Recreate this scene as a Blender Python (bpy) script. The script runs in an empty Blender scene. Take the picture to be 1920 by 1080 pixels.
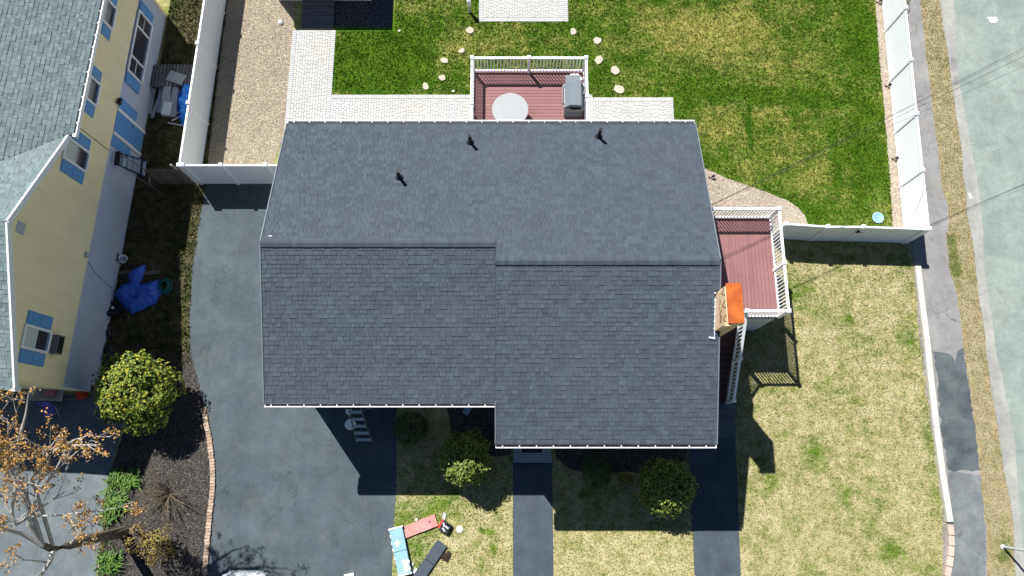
import bpy, math, random
import numpy as np
from mathutils import Vector, Matrix
random.seed(7); rng = np.random.default_rng(7)
C = bpy.context.scene.collection
SC = bpy.context.scene
# ------------------------------------------------------------------ camera
F, TILT, HC = 1340.0, math.radians(13.8), 29.0
cam = bpy.data.cameras.new('camera'); co = bpy.data.objects.new('camera', cam); C.objects.link(co)
co.location = (0, 0, HC); co.rotation_euler = (TILT, 0, 0)
cam.sensor_width = 36; cam.lens = 36 * F / 1920; cam.clip_end = 2000; cam.clip_start = .1
SC.camera = co
# ------------------------------------------------------------------ sky and sun
SUN_EL, SAZ = math.radians(54), math.atan2(-.592, .806)
w = bpy.data.worlds.new("World"); SC.world = w; w.use_nodes = True
nt = w.node_tree; bg = nt.nodes['Background']
sky = nt.nodes.new('ShaderNodeTexSky'); sky.sky_type = 'NISHITA'; sky.sun_disc = False
sky.sun_elevation = SUN_EL; sky.sun_rotation = SAZ; sky.air_density = .8; sky.dust_density = .2; sky.ozone_density = 4.5
nt.links.new(sky.outputs[0], bg.inputs[0]); bg.inputs[1].default_value = .05
sun = bpy.data.lights.new('sun', 'SUN'); so = bpy.data.objects.new('sun', sun); C.objects.link(so)
sun.energy = 5.0; sun.angle = math.radians(.5); sun.color = (1, .975, .935)
LD = Vector((.592 * math.cos(SUN_EL), -.806 * math.cos(SUN_EL), -math.sin(SUN_EL)))
so.rotation_euler = LD.to_track_quat('-Z', 'Y').to_euler(); so.location = (-20, 28, 40)
SC.view_settings.view_transform = 'Standard'; SC.view_settings.look = 'None'
SC.view_settings.gamma = 1; SC.view_settings.use_curve_mapping = False
SC.view_settings.exposure = .68


def P(px, py, z=0.0):                       # where the sight line of a photo pixel meets height z
    u, v = (px - 960) / F, (py - 540) / F
    dz = -math.cos(TILT) - v * math.sin(TILT)
    s = (HC - z) / -dz
    return Vector((u * s, (math.sin(TILT) - v * math.cos(TILT)) * s, z))


def proj(p):
    dep = p[1] * math.sin(TILT) - (p[2] - HC) * math.cos(TILT)
    up = p[1] * math.cos(TILT) + (p[2] - HC) * math.sin(TILT)
    return 960 + F * p[0] / dep, 540 - F * up / dep, dep


# ------------------------------------------------------------------ materials
class N:
    def __init__(s, name):
        s.m = bpy.data.materials.new(name); s.m.use_nodes = True; s.t = s.m.node_tree
        s.b = s.t.nodes['Principled BSDF']; s.pos = s.n('ShaderNodeNewGeometry')

    def n(s, typ, **k):
        x = s.t.nodes.new(typ)
        for a, v in k.items(): setattr(x, a, v)
        return x

    def l(s, a, b): s.t.links.new(a, b)

    def put(s, sock, v):
        if isinstance(v, bpy.types.NodeSocket): s.l(v, sock)
        else: sock.default_value = v

    def math(s, op, a, b=0.0, c=None, clamp=False):
        x = s.n('ShaderNodeMath', operation=op, use_clamp=clamp)
        s.put(x.inputs[0], a); s.put(x.inputs[1], b)
        if c is not None: s.put(x.inputs[2], c)
        return x.outputs[0]

    def noise(s, scale, detail=4, rough=.55, vec=None, dist=0):
        x = s.n('ShaderNodeTexNoise'); x.inputs['Scale'].default_value = scale
        x.inputs['Detail'].default_value = detail; x.inputs['Roughness'].default_value = rough
        x.inputs['Distortion'].default_value = dist
        s.l(vec or s.pos.outputs['Position'], x.inputs['Vector']); return x.outputs['Fac']

    def scaled(s, sx, sy, sz):
        x = s.n('ShaderNodeVectorMath', operation='MULTIPLY'); s.l(s.pos.outputs['Position'], x.inputs[0])
        x.inputs[1].default_value = (sx, sy, sz); return x.outputs[0]

    def rng(s, v, a, b, c=0.0, d=1.0, smooth=False):
        x = s.n('ShaderNodeMapRange')
        if smooth: x.interpolation_type = 'SMOOTHSTEP'
        s.put(x.inputs[0], v)
        for i, q in enumerate((a, b, c, d)): x.inputs[i + 1].default_value = q
        return x.outputs[0]

    def mix(s, f, a, b, mode='MIX'):
        x = s.n('ShaderNodeMix', data_type='RGBA', blend_type=mode)
        s.put(x.inputs[0], f)
        for k, v in ((6, a), (7, b)):
            s.put(x.inputs[k], v if isinstance(v, bpy.types.NodeSocket) else (*v, 1))
        return x.outputs[2]

    def scale(s, col, f):
        x = s.n('ShaderNodeVectorMath', operation='SCALE')
        if isinstance(col, bpy.types.NodeSocket): s.l(col, x.inputs[0])
        else: x.inputs[0].default_value = col
        s.put(x.inputs[3], f); return x.outputs[0]

    def rand(s):
        oi = s.n('ShaderNodeObjectInfo')
        return s.math('FRACT', s.math('ADD', oi.outputs['Random'], s.pos.outputs['Random Per Island']))

    def blobs(s, base, lst):
        nn = s.n('ShaderNodeTexNoise'); nn.inputs['Scale'].default_value = .9; nn.inputs['Detail'].default_value = 5; nn.inputs['Roughness'].default_value = .65; s.l(s.pos.outputs['Position'], nn.inputs['Vector'])
        dv = s.n('ShaderNodeVectorMath', operation='MULTIPLY_ADD'); s.l(nn.outputs['Color'], dv.inputs[0]); dv.inputs[1].default_value = (1.5, 1.5, 0); s.l(s.pos.outputs['Position'], dv.inputs[2])
        dw = s.n('ShaderNodeVectorMath', operation='SUBTRACT'); s.l(dv.outputs[0], dw.inputs[0]); dw.inputs[1].default_value = (.75, .75, 0)
        for (x, y, rx, ry, amp) in lst:
            a = s.n('ShaderNodeVectorMath', operation='SUBTRACT'); s.l(dw.outputs[0], a.inputs[0]); a.inputs[1].default_value = (x, y, 0)
            b = s.n('ShaderNodeVectorMath', operation='MULTIPLY'); s.l(a.outputs[0], b.inputs[0]); b.inputs[1].default_value = (1 / rx, 1 / ry, 0)
            c = s.n('ShaderNodeVectorMath', operation='LENGTH'); s.l(b.outputs[0], c.inputs[0])
            base = s.math('ADD', base, s.rng(c.outputs['Value'], 0, 1, amp, 0, True))
        return base

    def bump(s, h, strength=.3, dist=.02):
        x = s.n('ShaderNodeBump'); x.inputs['Strength'].default_value = strength; x.inputs['Distance'].default_value = dist
        s.l(h, x.inputs['Height']); s.l(x.outputs[0], s.b.inputs['Normal'])

    def done(s, col, rough=.8, spec=.3, metal=0):
        s.put(s.b.inputs['Base Color'], col if isinstance(col, bpy.types.NodeSocket) else (*col, 1))
        s.put(s.b.inputs['Roughness'], rough); s.b.inputs['Specular IOR Level'].default_value = spec
        s.b.inputs['Metallic'].default_value = metal; return s.m


def mk(name, col, var=.2, scale=6, rough=.8, isl=0.0, bump=0, bscale=40, spec=.3, metal=0, col2=None, fine=.1):
    k = N(name)
    f = k.math('MULTIPLY_ADD', k.noise(scale, 5, .6), 2 * var, 1 - var)
    if fine: f = k.math('MULTIPLY', f, k.math('MULTIPLY_ADD', k.noise(scale * 9, 2), 2 * fine, 1 - fine))
    if isl: f = k.math('MULTIPLY', f, k.math('MULTIPLY_ADD', k.rand(), 2 * isl, 1 - isl))
    c = col
    if col2: c = k.mix(k.rng(k.noise(scale * .6, 4), .35, .65), col, col2)
    if bump: k.bump(k.noise(bscale, 4), bump)
    return k.done(k.scale(c, f), rough, spec, metal)


def lawn_mat(name, blobs, bias, green, green2, dry, dry2):
    k = N(name)
    n = k.noise(.55, 6, .62)
    m = k.math('ADD', k.math('MULTIPLY', n, 1.5), bias)
    m = k.math('ADD', m, k.math('MULTIPLY_ADD', k.noise(1.9, 4, .6, vec=k.scaled(.75, 1.25, 1)), .8, -.36))
    m = k.blobs(m, blobs)
    m2 = k.math('ADD', m, k.math('MULTIPLY_ADD', k.noise(5.5, 4, .65), 1.1, -.55))
    m2 = k.math('ADD', m2, k.math('MULTIPLY_ADD', k.rand(), .4, -.2))
    g = k.mix(k.rng(k.noise(1.3, 4), .3, .7), green, green2)
    d = k.mix(k.rng(k.noise(2.2, 4), .3, .7), dry, dry2)
    c = k.mix(k.rng(m2, .15, .95, 0, 1, True), g, d)
    f = k.math('MULTIPLY', k.math('MULTIPLY_ADD', k.noise(9, 5, .7), .8, .6), k.math('MULTIPLY_ADD', k.rand(), .36, .82))
    k.bump(k.noise(22, 5, .7), .6, .05)
    return k.done(k.scale(c, f), .95, .0)


def pb(px, py, rx, ry, amp):
    p = P(px, py); return (p.x, p.y, rx, ry, amp)


BACK_BLOBS = [pb(1340, 60, 5.2, 2.6, .55), pb(1440, 190, 3.2, 1.6, .22), pb(1360, 240, 2.2, 1.4, .35), pb(900, 80, 3.2, 1.0, .35), pb(1480, 300, 2.4, 1.7, .25),
              pb(1610, 60, 1.2, 3.4, -.6), pb(1625, 260, 1.3, 3.2, -.35), pb(1400, 175, 4.5, .6, -.45), pb(1408, 245, .28, 1.8, -.8), pb(1290, 165, .5, 2.2, -.4),
              pb(1120, 160, 2.2, 1.5, -.15), pb(700, 110, 4.2, 3.2, -.75), pb(660, 178, 3.0, .25, .45), pb(1180, 180, 1.8, .2, .5), pb(1565, 290, .3, 2.6, -.6), pb(1500, 190, 5, .35, -.4),
              pb(1290, 300, 1.8, .9, -.25), pb(1520, 390, 2.2, .7, -.25), pb(640, 70, .5, .5, .6)]
M_LAWN = lawn_mat('green_lawn', BACK_BLOBS, -.50, (.038, .092, .007), (.078, .148, .014), (.175, .20, .04), (.31, .285, .085))
FRONT_BLOBS = [pb(800, 960, 2.6, 1.6, -0.48), pb(770, 1040, 1.6, 1.6, -0.42), pb(1440, 890, .8, 1.2, -0.40), pb(1530, 850, .9, 1.1, -0.33), pb(1570, 930, 1.0, .8, -0.33), pb(1500, 545, 1.3, 1.0, -0.33),
               pb(1700, 620, .7, 1.6, -0.36), pb(1745, 850, .45, 5, -0.23), pb(1680, 1040, 1.1, .8, -0.36), pb(1590, 600, .3, .3, -0.33), pb(1090, 1020, .4, .4, -0.26), pb(1235, 955, .5, .4, -0.30),
               pb(910, 1000, .35, .3, -0.53), pb(920, 1025, .3, .3, -0.53), pb(1110, 905, 1.6, 2.4, -0.26), pb(1060, 990, .5, .5, -0.20), pb(1640, 760, 1.4, 1.0, .15), pb(1430, 720, .8, .5, -0.26)]
M_DRY = lawn_mat('dry_lawn', FRONT_BLOBS, -.02, (.07, .14, .015), (.16, .215, .035), (.29, .28, .115), (.47, .41, .235))
M_VERGE = lawn_mat('verge_grass', [pb(1785, 480, .5, 2.4, -.6), pb(1885, 1030, .7, 1.3, -.7), pb(1765, 130, .6, 3, -.1)], .08, (.08, .125, .025), (.16, .165, .06), (.255, .22, .115), (.36, .305, .185))
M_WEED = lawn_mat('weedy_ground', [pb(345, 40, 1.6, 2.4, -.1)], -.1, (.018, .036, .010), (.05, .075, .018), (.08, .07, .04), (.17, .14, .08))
M_GROUND = mk('bare_earth', (.12, .10, .07), .3, 1.5, .95, bump=.4)


def asphalt(name, c1, c2, crack=.0, sc=.5, warm=None, streak=0):
    k = N(name)
    c = k.mix(k.rng(k.noise(sc, 6, .6, dist=.3), .3, .7), c1, c2)
    if warm: c = k.mix(k.rng(k.noise(sc * 1.7, 5, .6), .55, .8, 0, .7), c, warm)
    f = k.math('MULTIPLY_ADD', k.noise(70, 2, .8), .5, .75)
    f = k.math('MULTIPLY', f, k.rng(k.noise(1.1, 7, .68, dist=.6), .3, .72, .82, 1.2))
    f = k.math('MULTIPLY', f, k.math('MULTIPLY_ADD', k.noise(6, 5, .7), .5, .75))
    f = k.math('MULTIPLY', f, k.math('MULTIPLY_ADD', k.noise(.8, 3, .6, vec=k.scaled(3, .4, 1)), .3, .85))
    if crack:
        v = k.n('ShaderNodeTexVoronoi', feature='DISTANCE_TO_EDGE'); v.inputs['Scale'].default_value = .33
        a = k.n('ShaderNodeVectorMath', operation='ADD'); k.l(k.pos.outputs['Position'], a.inputs[0])
        nn = k.n('ShaderNodeTexNoise'); nn.inputs['Scale'].default_value = 1.6; nn.inputs['Detail'].default_value = 6
        k.l(k.pos.outputs['Position'], nn.inputs['Vector']); k.l(nn.outputs['Color'], a.inputs[1]); k.l(a.outputs[0], v.inputs['Vector'])
        e = k.rng(v.outputs['Distance'], .0, .009, 1 - crack, 1)
        e = k.math('MAXIMUM', e, k.rng(k.noise(.45, 3), .36, .48))
        f = k.math('MULTIPLY', f, e)
        s = k.n('ShaderNodeTexVoronoi'); s.inputs['Scale'].default_value = 3.0; k.l(k.pos.outputs['Position'], s.inputs['Vector'])
        f = k.math('MULTIPLY', f, k.rng(s.outputs['Distance'], .02, .06, 1.5, 1))
    k.bump(k.noise(120, 3), .25, .01)
    return k.done(k.scale(c, f), .9, .25)


M_DRIVE = asphalt('driveway_asphalt', (0.055, 0.071, 0.083), (0.087, 0.107, 0.118), .35, .5, (0.098, 0.105, 0.098))
M_WALK = asphalt('walkway_asphalt', (0.050, 0.063, 0.076), (0.071, 0.087, 0.100), 0, .8)
M_ROAD = asphalt('road_asphalt', (0.203, 0.245, 0.226), (0.248, 0.283, 0.254), .2, .35, (0.261, 0.274, 0.235))
M_SIDE = asphalt('sidewalk_asphalt', (.20, .197, .195), (.255, .25, .243), .4, .6, (.28, .26, .215))
M_PATCH = asphalt('sidewalk_patch_asphalt', (0.056, 0.069, 0.076), (0.105, 0.122, 0.125), .4, 1.1, (0.158, 0.164, 0.145))
M_PATCH2 = asphalt('sidewalk_lower_asphalt', (0.119, 0.132, 0.137), (0.183, 0.198, 0.195), .4, 1.0)
M_NDRIVE = asphalt('neighbour_asphalt', (0.098, 0.118, 0.130), (0.153, 0.174, 0.180), .4, .8)
M_CURBDUST = asphalt('road_edge_sand', (.27, .275, .255), (.33, .325, .295), 0, .8)


def stones_mat(name, cols, isl=.35):
    k = N(name); r = k.rand()
    v = k.n('ShaderNodeTexVoronoi'); v.inputs['Scale'].default_value = 26; k.l(k.pos.outputs['Position'], v.inputs['Vector'])
    sep = k.n('ShaderNodeSeparateColor'); k.l(v.outputs['Color'], sep.inputs[0])
    t = k.math('FRACT', k.math('ADD', r, sep.outputs[0]))
    c = k.mix(k.rng(t, .2, .5), cols[0], cols[1]); c = k.mix(k.rng(t, .75, .8), c, cols[2])
    f = k.math('MULTIPLY', k.math('MULTIPLY_ADD', k.noise(1.2, 4), .4, .8), k.rng(v.outputs['Distance'], .0, .9, 1.15, .7))
    h = k.n('ShaderNodeMath', operation='SUBTRACT'); h.inputs[0].default_value = 1; k.l(v.outputs['Distance'], h.inputs[1])
    k.bump(h.outputs[0], .8, .02)
    return k.done(k.scale(c, f), .85, .2)


M_GRAVEL = stones_mat('pea_gravel', ((0.314, 0.262, 0.185), (0.475, 0.406, 0.294), (0.237, 0.213, 0.175)))
M_GRAVEL_P = stones_mat('pale_pea_gravel', ((.36, .30, .23), (.52, .455, .36), (.29, .23, .18)))
M_MULCH = stones_mat('dark_mulch', ((.034, .029, .025), (.070, .062, .054), (.13, .12, .11)))
M_BLACKCHIP = stones_mat('black_chip', ((.03, .032, .036), (.07, .075, .085), (.16, .17, .19)))
M_PAVER = mk('concrete_paver', (0.450, 0.442, 0.408), .10, .9, .85, isl=.06, col2=(0.459, 0.465, 0.454), bump=.2)
M_JOINT = mk('paver_joint_sand', (0.399, 0.395, 0.378), .15, 3, .95)
M_PAVER_E = mk('grey_border_paver', (0.446, 0.451, 0.441), .08, 1.5, .85, isl=.06, bump=.2)
M_FLAG = mk('stepping_stone', (.46, .42, .32), .12, 9, .85, isl=.07, bump=.3)
M_WHITE = mk('white_vinyl', (.845, .87, .885), .04, 1.3, .45, fine=.02)
M_WTRIM = mk('white_painted_metal', (.80, .80, .81), .05, 3, .4, fine=.02)
M_DARKTR = mk('dark_gutter_floor', (.05, .045, .045), .4, 9, .9)
M_SHINGLE = None


def shingle_mat(name, dark, light, odd):
    k = N(name); r = k.rand()
    c = k.mix(k.rng(r, .08, .9), dark, light)
    c = k.mix(k.rng(k.math('FRACT', k.math('MULTIPLY', r, 17.3)), .8, .95, 0, .6), c, odd)
    c = k.mix(k.rng(k.noise(.3, 3), .35, .7, 0, .35), c, (dark[0] * 1.25, dark[1] * 1.12, dark[2] * 1.05))
    f = k.math('MULTIPLY', k.math('MULTIPLY_ADD', k.noise(60, 3, .8), .3, .85), k.math('MULTIPLY_ADD', k.noise(1.5, 5), .3, .85))
    k.bump(k.noise(150, 2), .15, .004)
    return k.done(k.scale(c, f), .92, .2)


M_SHINGLE = shingle_mat('charcoal_shingle', (.058, .072, .089), (.073, .091, .111), (.048, .059, .073))
M_SHINGLE_N = shingle_mat('grey_green_shingle', (0.132, 0.178, 0.184), (0.186, 0.242, 0.246), (0.099, 0.128, 0.139))
M_UNDER = mk('roof_underlay', (.04, .046, .055), .2, 5, .95)
M_UNDER_N = mk('neighbour_roof_underlay', (.10, .12, .125), .2, 5, .95)
M_SIDING = mk('pale_grey_siding', (.62, .64, .66), .05, 3, .6)
M_YELLOW = mk('yellow_siding', (.90, .745, .43), .04, 1.2, .7, col2=(.88, .735, .44), fine=.04)
k_ = N('yellow_siding'); st_ = k_.noise(2.0, 6, .65, vec=k_.scaled(.9, .9, .25)); cl_ = k_.mix(k_.rng(st_, .42, .72), (.92, .79, .475), (.83, .70, .40))
cl_ = k_.mix(k_.rng(k_.noise(.5, 5, .6), .5, .75, 0, .45), cl_, (.88, .77, .49)); M_YELLOW = k_.done(k_.scale(cl_, k_.math('MULTIPLY_ADD', k_.noise(14, 3), .16, .92)), .7, .3)
M_GREYWALL = mk('pale_grey_stucco', (.47, .505, .60), .14, 1.6, .85, fine=.05, bump=.1)
M_SHUT = mk('blue_shutter_paint', (.12, .30, .56), .08, 3, .6)
M_GLASS = mk('window_glass', (.045, .045, .055), .3, 2, .08, spec=.6)
M_BLIND = mk('pale_blind', (.55, .57, .52), .06, 5, .5)
M_COPPER = mk('orange_rust_metal', (0.306, 0.053, 0.008), .3, 3, .55, col2=(0.510, 0.128, 0.020), metal=.0)
M_TAN = mk('tan_sheathing', (.62, .43, .25), .18, 6, .8, col2=(.70, .52, .33))
M_BROWN = mk('brown_stain', (.22, .12, .05), .3, 9, .9)
M_STEELF = mk('silver_flashing', (.62, .64, .66), .15, 8, .35, metal=.3)
M_DECK = mk('red_brown_decking', (0.223, 0.105, 0.106), .12, 2.2, .7, isl=.07, col2=(0.248, 0.122, 0.123), fine=.06)
M_STEP = mk('dark_stair_tread', (.09, .05, .05), .15, 4, .8)
M_BLACK = mk('black_plastic', (.018, .018, .02), .2, 8, .5)
M_PIPE = mk('black_pipe', (.008, .008, .009), .1, 8, .6)
M_GRILL = mk('slate_grey_cover', (.16, .185, .205), .12, 4, .55)
M_STEEL = mk('brushed_steel', (.5, .5, .5), .1, 12, .3, metal=.8)
M_TABLE0 = mk('frosted_table_glass', (.37, .40, .41), .08, 3, .18, spec=.6)
M_WOODG = mk('weathered_grey_wood', (.17, .165, .16), .25, 7, .85, isl=.25)
M_WOODB = mk('brown_old_wood', (.12, .10, .085), .25, 7, .9, isl=.2)
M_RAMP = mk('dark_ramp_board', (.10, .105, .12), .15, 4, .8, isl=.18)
M_TARP = mk('blue_tarp', (.035, .115, .52), .15, 3, .4, bump=.2, bscale=9)
M_TARP2 = mk('bright_blue_tarp', (.02, .17, .62), .15, 3, .4)
M_CONC = mk('pale_concrete', (.53, .51, .45), .14, 3, .9, bump=.2)
M_CONCG = mk('grey_concrete_step', (.30, .31, .33), .1, 3, .9)
M_BLOCK = mk('pink_block', (.50, .40, .33), .12, 5, .9, isl=.12)
M_BRICK = mk('edging_brick', (.36, .27, .20), .2, 9, .9, isl=.3)
M_SLAB = mk('dark_slate_slab', (.10, .11, .125), .15, 5, .85)
M_RUBBERT = mk('tyre_rubber', (.015, .015, .016), .2, 8, .75)
M_LBLUE = mk('light_blue_wrap', (.24, .41, .54), .1, 5, .45)
M_PINK = mk('pink_board', (.52, .22, .19), .08, 4, .6, col2=(.56, .27, .25))
M_SLATE = mk('slate_board', (.055, .068, .088), .12, 5, .6)
M_RED = mk('red_fabric', (.55, .05, .03), .15, 6, .6)
M_BAG = mk('dark_brown_bag', (.03, .02, .016), .3, 12, .8)
M_CARW = mk('white_car_paint', (.62, .64, .68), .03, 3, .25, spec=.6)
M_BARK = mk('pale_grey_bark', (.46, .44, .40), .35, 6, .9, bump=.3)
M_BARKD = mk('dark_bark', (0.160, 0.128, 0.096), .4, 7, .95, bump=.6)
M_TWIG = mk('tan_twig', (.16, .125, .085), .3, 9, .9)
M_PURPLE = mk('purple_fabric', (.13, .10, .42), .15, 5, .7)
M_LADB = mk('dark_blue_fibreglass', (.02, .05, .14), .15, 5, .5)
M_ALU = mk('pale_aluminium', (.50, .54, .58), .1, 8, .4)
M_WIRE = mk('black_cable', (.02, .02, .02), .1, 8, .6)
M_LICHEN = mk('pale_grey_panel', (.45, .47, .48), .15, 4, .7, isl=.15)
M_HOSE = mk('green_netting', (.02, .13, .13), .2, 5, .6)


k_ = N('frosted_table_glass'); k_.b.inputs['Transmission Weight'].default_value = .35; k_.b.inputs['IOR'].default_value = 1.1
M_TABLE = k_.done((.52, .545, .55), .12, .5)


def leaf_mat(name, stops):
    k = N(name); r = k.rand()
    c = stops[0]
    n = len(stops)
    for i in range(1, n):
        c = k.mix(k.rng(r, (i - .7) / n, (i + .3) / n), c, stops[i])
    f = k.math('MULTIPLY_ADD', k.noise(3, 3), .5, .75)
    m = k.done(k.scale(c, f), .55, .3)
    return m


M_RHODO = leaf_mat('rhododendron_leaf', ((.04, .075, .010), (.09, .145, .015), (.17, .225, .022), (.29, .29, .03)))
M_LAUREL = leaf_mat('laurel_leaf', ((.04, .075, .012), (.12, .17, .028), (.25, .29, .06)))
M_BOX = leaf_mat('box_leaf', ((.022, .045, .012), (.05, .085, .022), (.085, .12, .03)))
M_BUD = leaf_mat('orange_bud', ((.34, .18, .05), (.50, .24, .035), (.52, .33, .08), (.46, .31, .18)))
M_BRONZE = leaf_mat('bronze_leaf', ((.14, .085, .03), (.21, .15, .035), (.26, .21, .05)))
M_PEREN = leaf_mat('lily_leaf', ((0.024, 0.072, 0.012), (0.056, 0.136, 0.018), (0.104, 0.200, 0.028)))


# ------------------------------------------------------------------ mesh helpers
ORG = {}


class MB:
    def __init__(s): s.v = []; s.f = []

    def add(s, vs, fs):
        o = len(s.v); s.v += [Vector(q) for q in vs]; s.f += [tuple(i + o for i in q) for q in fs]; return s

    def box(s, c, d, m=None):
        x, y, z = d[0] / 2, d[1] / 2, d[2] / 2
        vs = [Vector(q) for q in ((-x, -y, -z), (x, -y, -z), (x, y, -z), (-x, y, -z), (-x, -y, z), (x, -y, z), (x, y, z), (-x, y, z))]
        if m is not None: vs = [m @ q for q in vs]
        return s.add([q + Vector(c) for q in vs], [(3, 2, 1, 0), (4, 5, 6, 7), (0, 1, 5, 4), (1, 2, 6, 5), (2, 3, 7, 6), (3, 0, 4, 7)])

    def bar(s, a, b, wd, ht, up=(0, 0, 1)):
        a, b = Vector(a), Vector(b); x = (b - a); L = x.length; x.normalize()
        y = Vector(up).cross(x)
        if y.length < 1e-4: y = Vector((0, 1, 0))
        y.normalize(); z = x.cross(y)
        return s.box((a + b) / 2, (L, wd, ht), Matrix((x, y, z)).transposed())

    def prism(s, poly, z0, z1):
        n = len(poly)
        a = sum(poly[i][0] * poly[(i + 1) % n][1] - poly[(i + 1) % n][0] * poly[i][1] for i in range(n))
        if a < 0: poly = poly[::-1]
        vs = [(p[0], p[1], z0) for p in poly] + [(p[0], p[1], z1) for p in poly]
        return s.add(vs, [tuple(range(n - 1, -1, -1)), tuple(range(n, 2 * n))] + [(i, (i + 1) % n, n + (i + 1) % n, n + i) for i in range(n)])

    def tube(s, pts, rad, n=8, cap=True):
        pts = [Vector(p) for p in pts]
        if not hasattr(rad, '__len__'): rad = [rad] * len(pts)
        o = len(s.v)
        for i, p in enumerate(pts):
            t = (pts[min(i + 1, len(pts) - 1)] - pts[max(i - 1, 0)]); t.normalize()
            u = t.cross(Vector((0, 0, 1)))
            if u.length < 1e-3: u = t.cross(Vector((1, 0, 0)))
            u.normalize(); q = t.cross(u)
            for k in range(n):
                a = 2 * math.pi * k / n
                s.v.append(p + (u * math.cos(a) + q * math.sin(a)) * rad[i])
        for i in range(len(pts) - 1):
            for k in range(n):
                s.f.append((o + i * n + k, o + (i + 1) * n + k, o + (i + 1) * n + (k + 1) % n, o + i * n + (k + 1) % n)[::-1])
        if cap:
            s.f.append(tuple(o + k for k in range(n))[::-1][::-1]); s.f.append(tuple(o + (len(pts) - 1) * n + k for k in range(n))[::-1])
        return s

    def lathe(s, c, prof, n=20, m=None):
        o = len(s.v)
        for r, z in prof:
            for k in range(n):
                a = 2 * math.pi * k / n; q = Vector((r * math.cos(a), r * math.sin(a), z))
                if m is not None: q = m @ q
                s.v.append(q + Vector(c))
        for i in range(len(prof) - 1):
            for k in range(n): s.f.append((o + i * n + k, o + i * n + (k + 1) % n, o + (i + 1) * n + (k + 1) % n, o + (i + 1) * n + k))
        s.f.append(tuple(o + k for k in range(n))[::-1]); s.f.append(tuple(o + (len(prof) - 1) * n + k for k in range(n)))
        return s

    def build(s, name, mat, parent=None, loc=None, smooth=False, **tags):
        org = ORG[parent.name] if parent else (Vector(loc) if loc is not None else Vector((0, 0, 0)))
        me = bpy.data.meshes.new(name); me.from_pydata([tuple(q - org) for q in s.v], [], s.f)
        me.materials.append(mat)
        if smooth: me.polygons.foreach_set('use_smooth', [True] * len(me.polygons))
        o = bpy.data.objects.new(name, me); C.objects.link(o)
        if parent: o.parent = parent
        else: o.location = org
        ORG[o.name] = org
        for k2, v in tags.items(): o[k2] = v
        return o


def bigmesh(name, V, Fc, mat, parent=None, **tags):         # numpy arrays, faces of equal size
    me = bpy.data.meshes.new(name); V = np.asarray(V, np.float32); Fc = np.asarray(Fc, np.int32); n = Fc.shape[1]
    if parent: V = V - np.array(ORG[parent.name], np.float32)
    me.vertices.add(len(V)); me.vertices.foreach_set('co', V.ravel())
    me.loops.add(Fc.size); me.loops.foreach_set('vertex_index', Fc.ravel())
    me.polygons.add(len(Fc)); me.polygons.foreach_set('loop_start', np.arange(0, Fc.size, n, dtype=np.int32))
    me.update(calc_edges=True); me.validate(); me.shade_flat(); me.materials.append(mat)
    o = bpy.data.objects.new(name, me); C.objects.link(o)
    if parent: o.parent = parent
    ORG[o.name] = ORG[parent.name] if parent else Vector((0, 0, 0))
    for k2, v in tags.items(): o[k2] = v
    return o


def thing(name, label, cat, loc, group=None):
    o = bpy.data.objects.new(name, None); C.objects.link(o); o.location = loc; o.empty_display_size = .2
    o['label'] = label; o['category'] = cat
    if group: o['group'] = group
    ORG[o.name] = Vector(loc); return o


def tag(o, label, cat, group=None):
    o['label'] = label; o['category'] = cat
    if group: o['group'] = group
    return o


def inst(name, src, parent, world, rot=None):               # another part sharing mesh data
    o = bpy.data.objects.new(name, src); C.objects.link(o)
    m = Matrix.Translation(Vector(world) - ORG[parent.name])
    if rot is not None: m = m @ rot
    o.matrix_basis = m; o.parent = parent; ORG[o.name] = Vector(world); return o


def mesh_of(mb, mat, name):
    me = bpy.data.meshes.new(name); me.from_pydata([tuple(q) for q in mb.v], [], mb.f); me.materials.append(mat); return me


def pip(poly, X, Y):
    r = np.zeros(len(X), bool); n = len(poly)
    for i in range(n):
        x1, y1 = poly[i][0], poly[i][1]; x2, y2 = poly[(i + 1) % n][0], poly[(i + 1) % n][1]
        if y1 == y2: continue
        c = ((y1 > Y) != (y2 > Y)) & (X < (x2 - x1) * (Y - y1) / (y2 - y1) + x1); r ^= c
    return r


def px(lst, z=0): return [P(a, b, z) for a, b in lst]


def wobble(poly, amp, step=.35, seed=1):
    r = random.Random(seed); out = []
    for i in range(len(poly)):
        a, b = Vector(poly[i][:2]), Vector(poly[(i + 1) % len(poly)][:2]); n = max(1, int((b - a).length / step))
        for k in range(n):
            q = a.lerp(b, k / n); out.append((q.x + r.uniform(-amp, amp), q.y + r.uniform(-amp, amp)))
    return out


def sheet(name, poly, z, mat, **tags):
    mb = MB(); n = len(poly)
    a = sum(poly[i][0] * poly[(i + 1) % n][1] - poly[(i + 1) % n][0] * poly[i][1] for i in range(n))
    if a < 0: poly = poly[::-1]
    mb.add([(p[0], p[1], z) for p in poly], [tuple(range(n))])
    return mb.build(name, mat, kind='structure', **tags)


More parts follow.
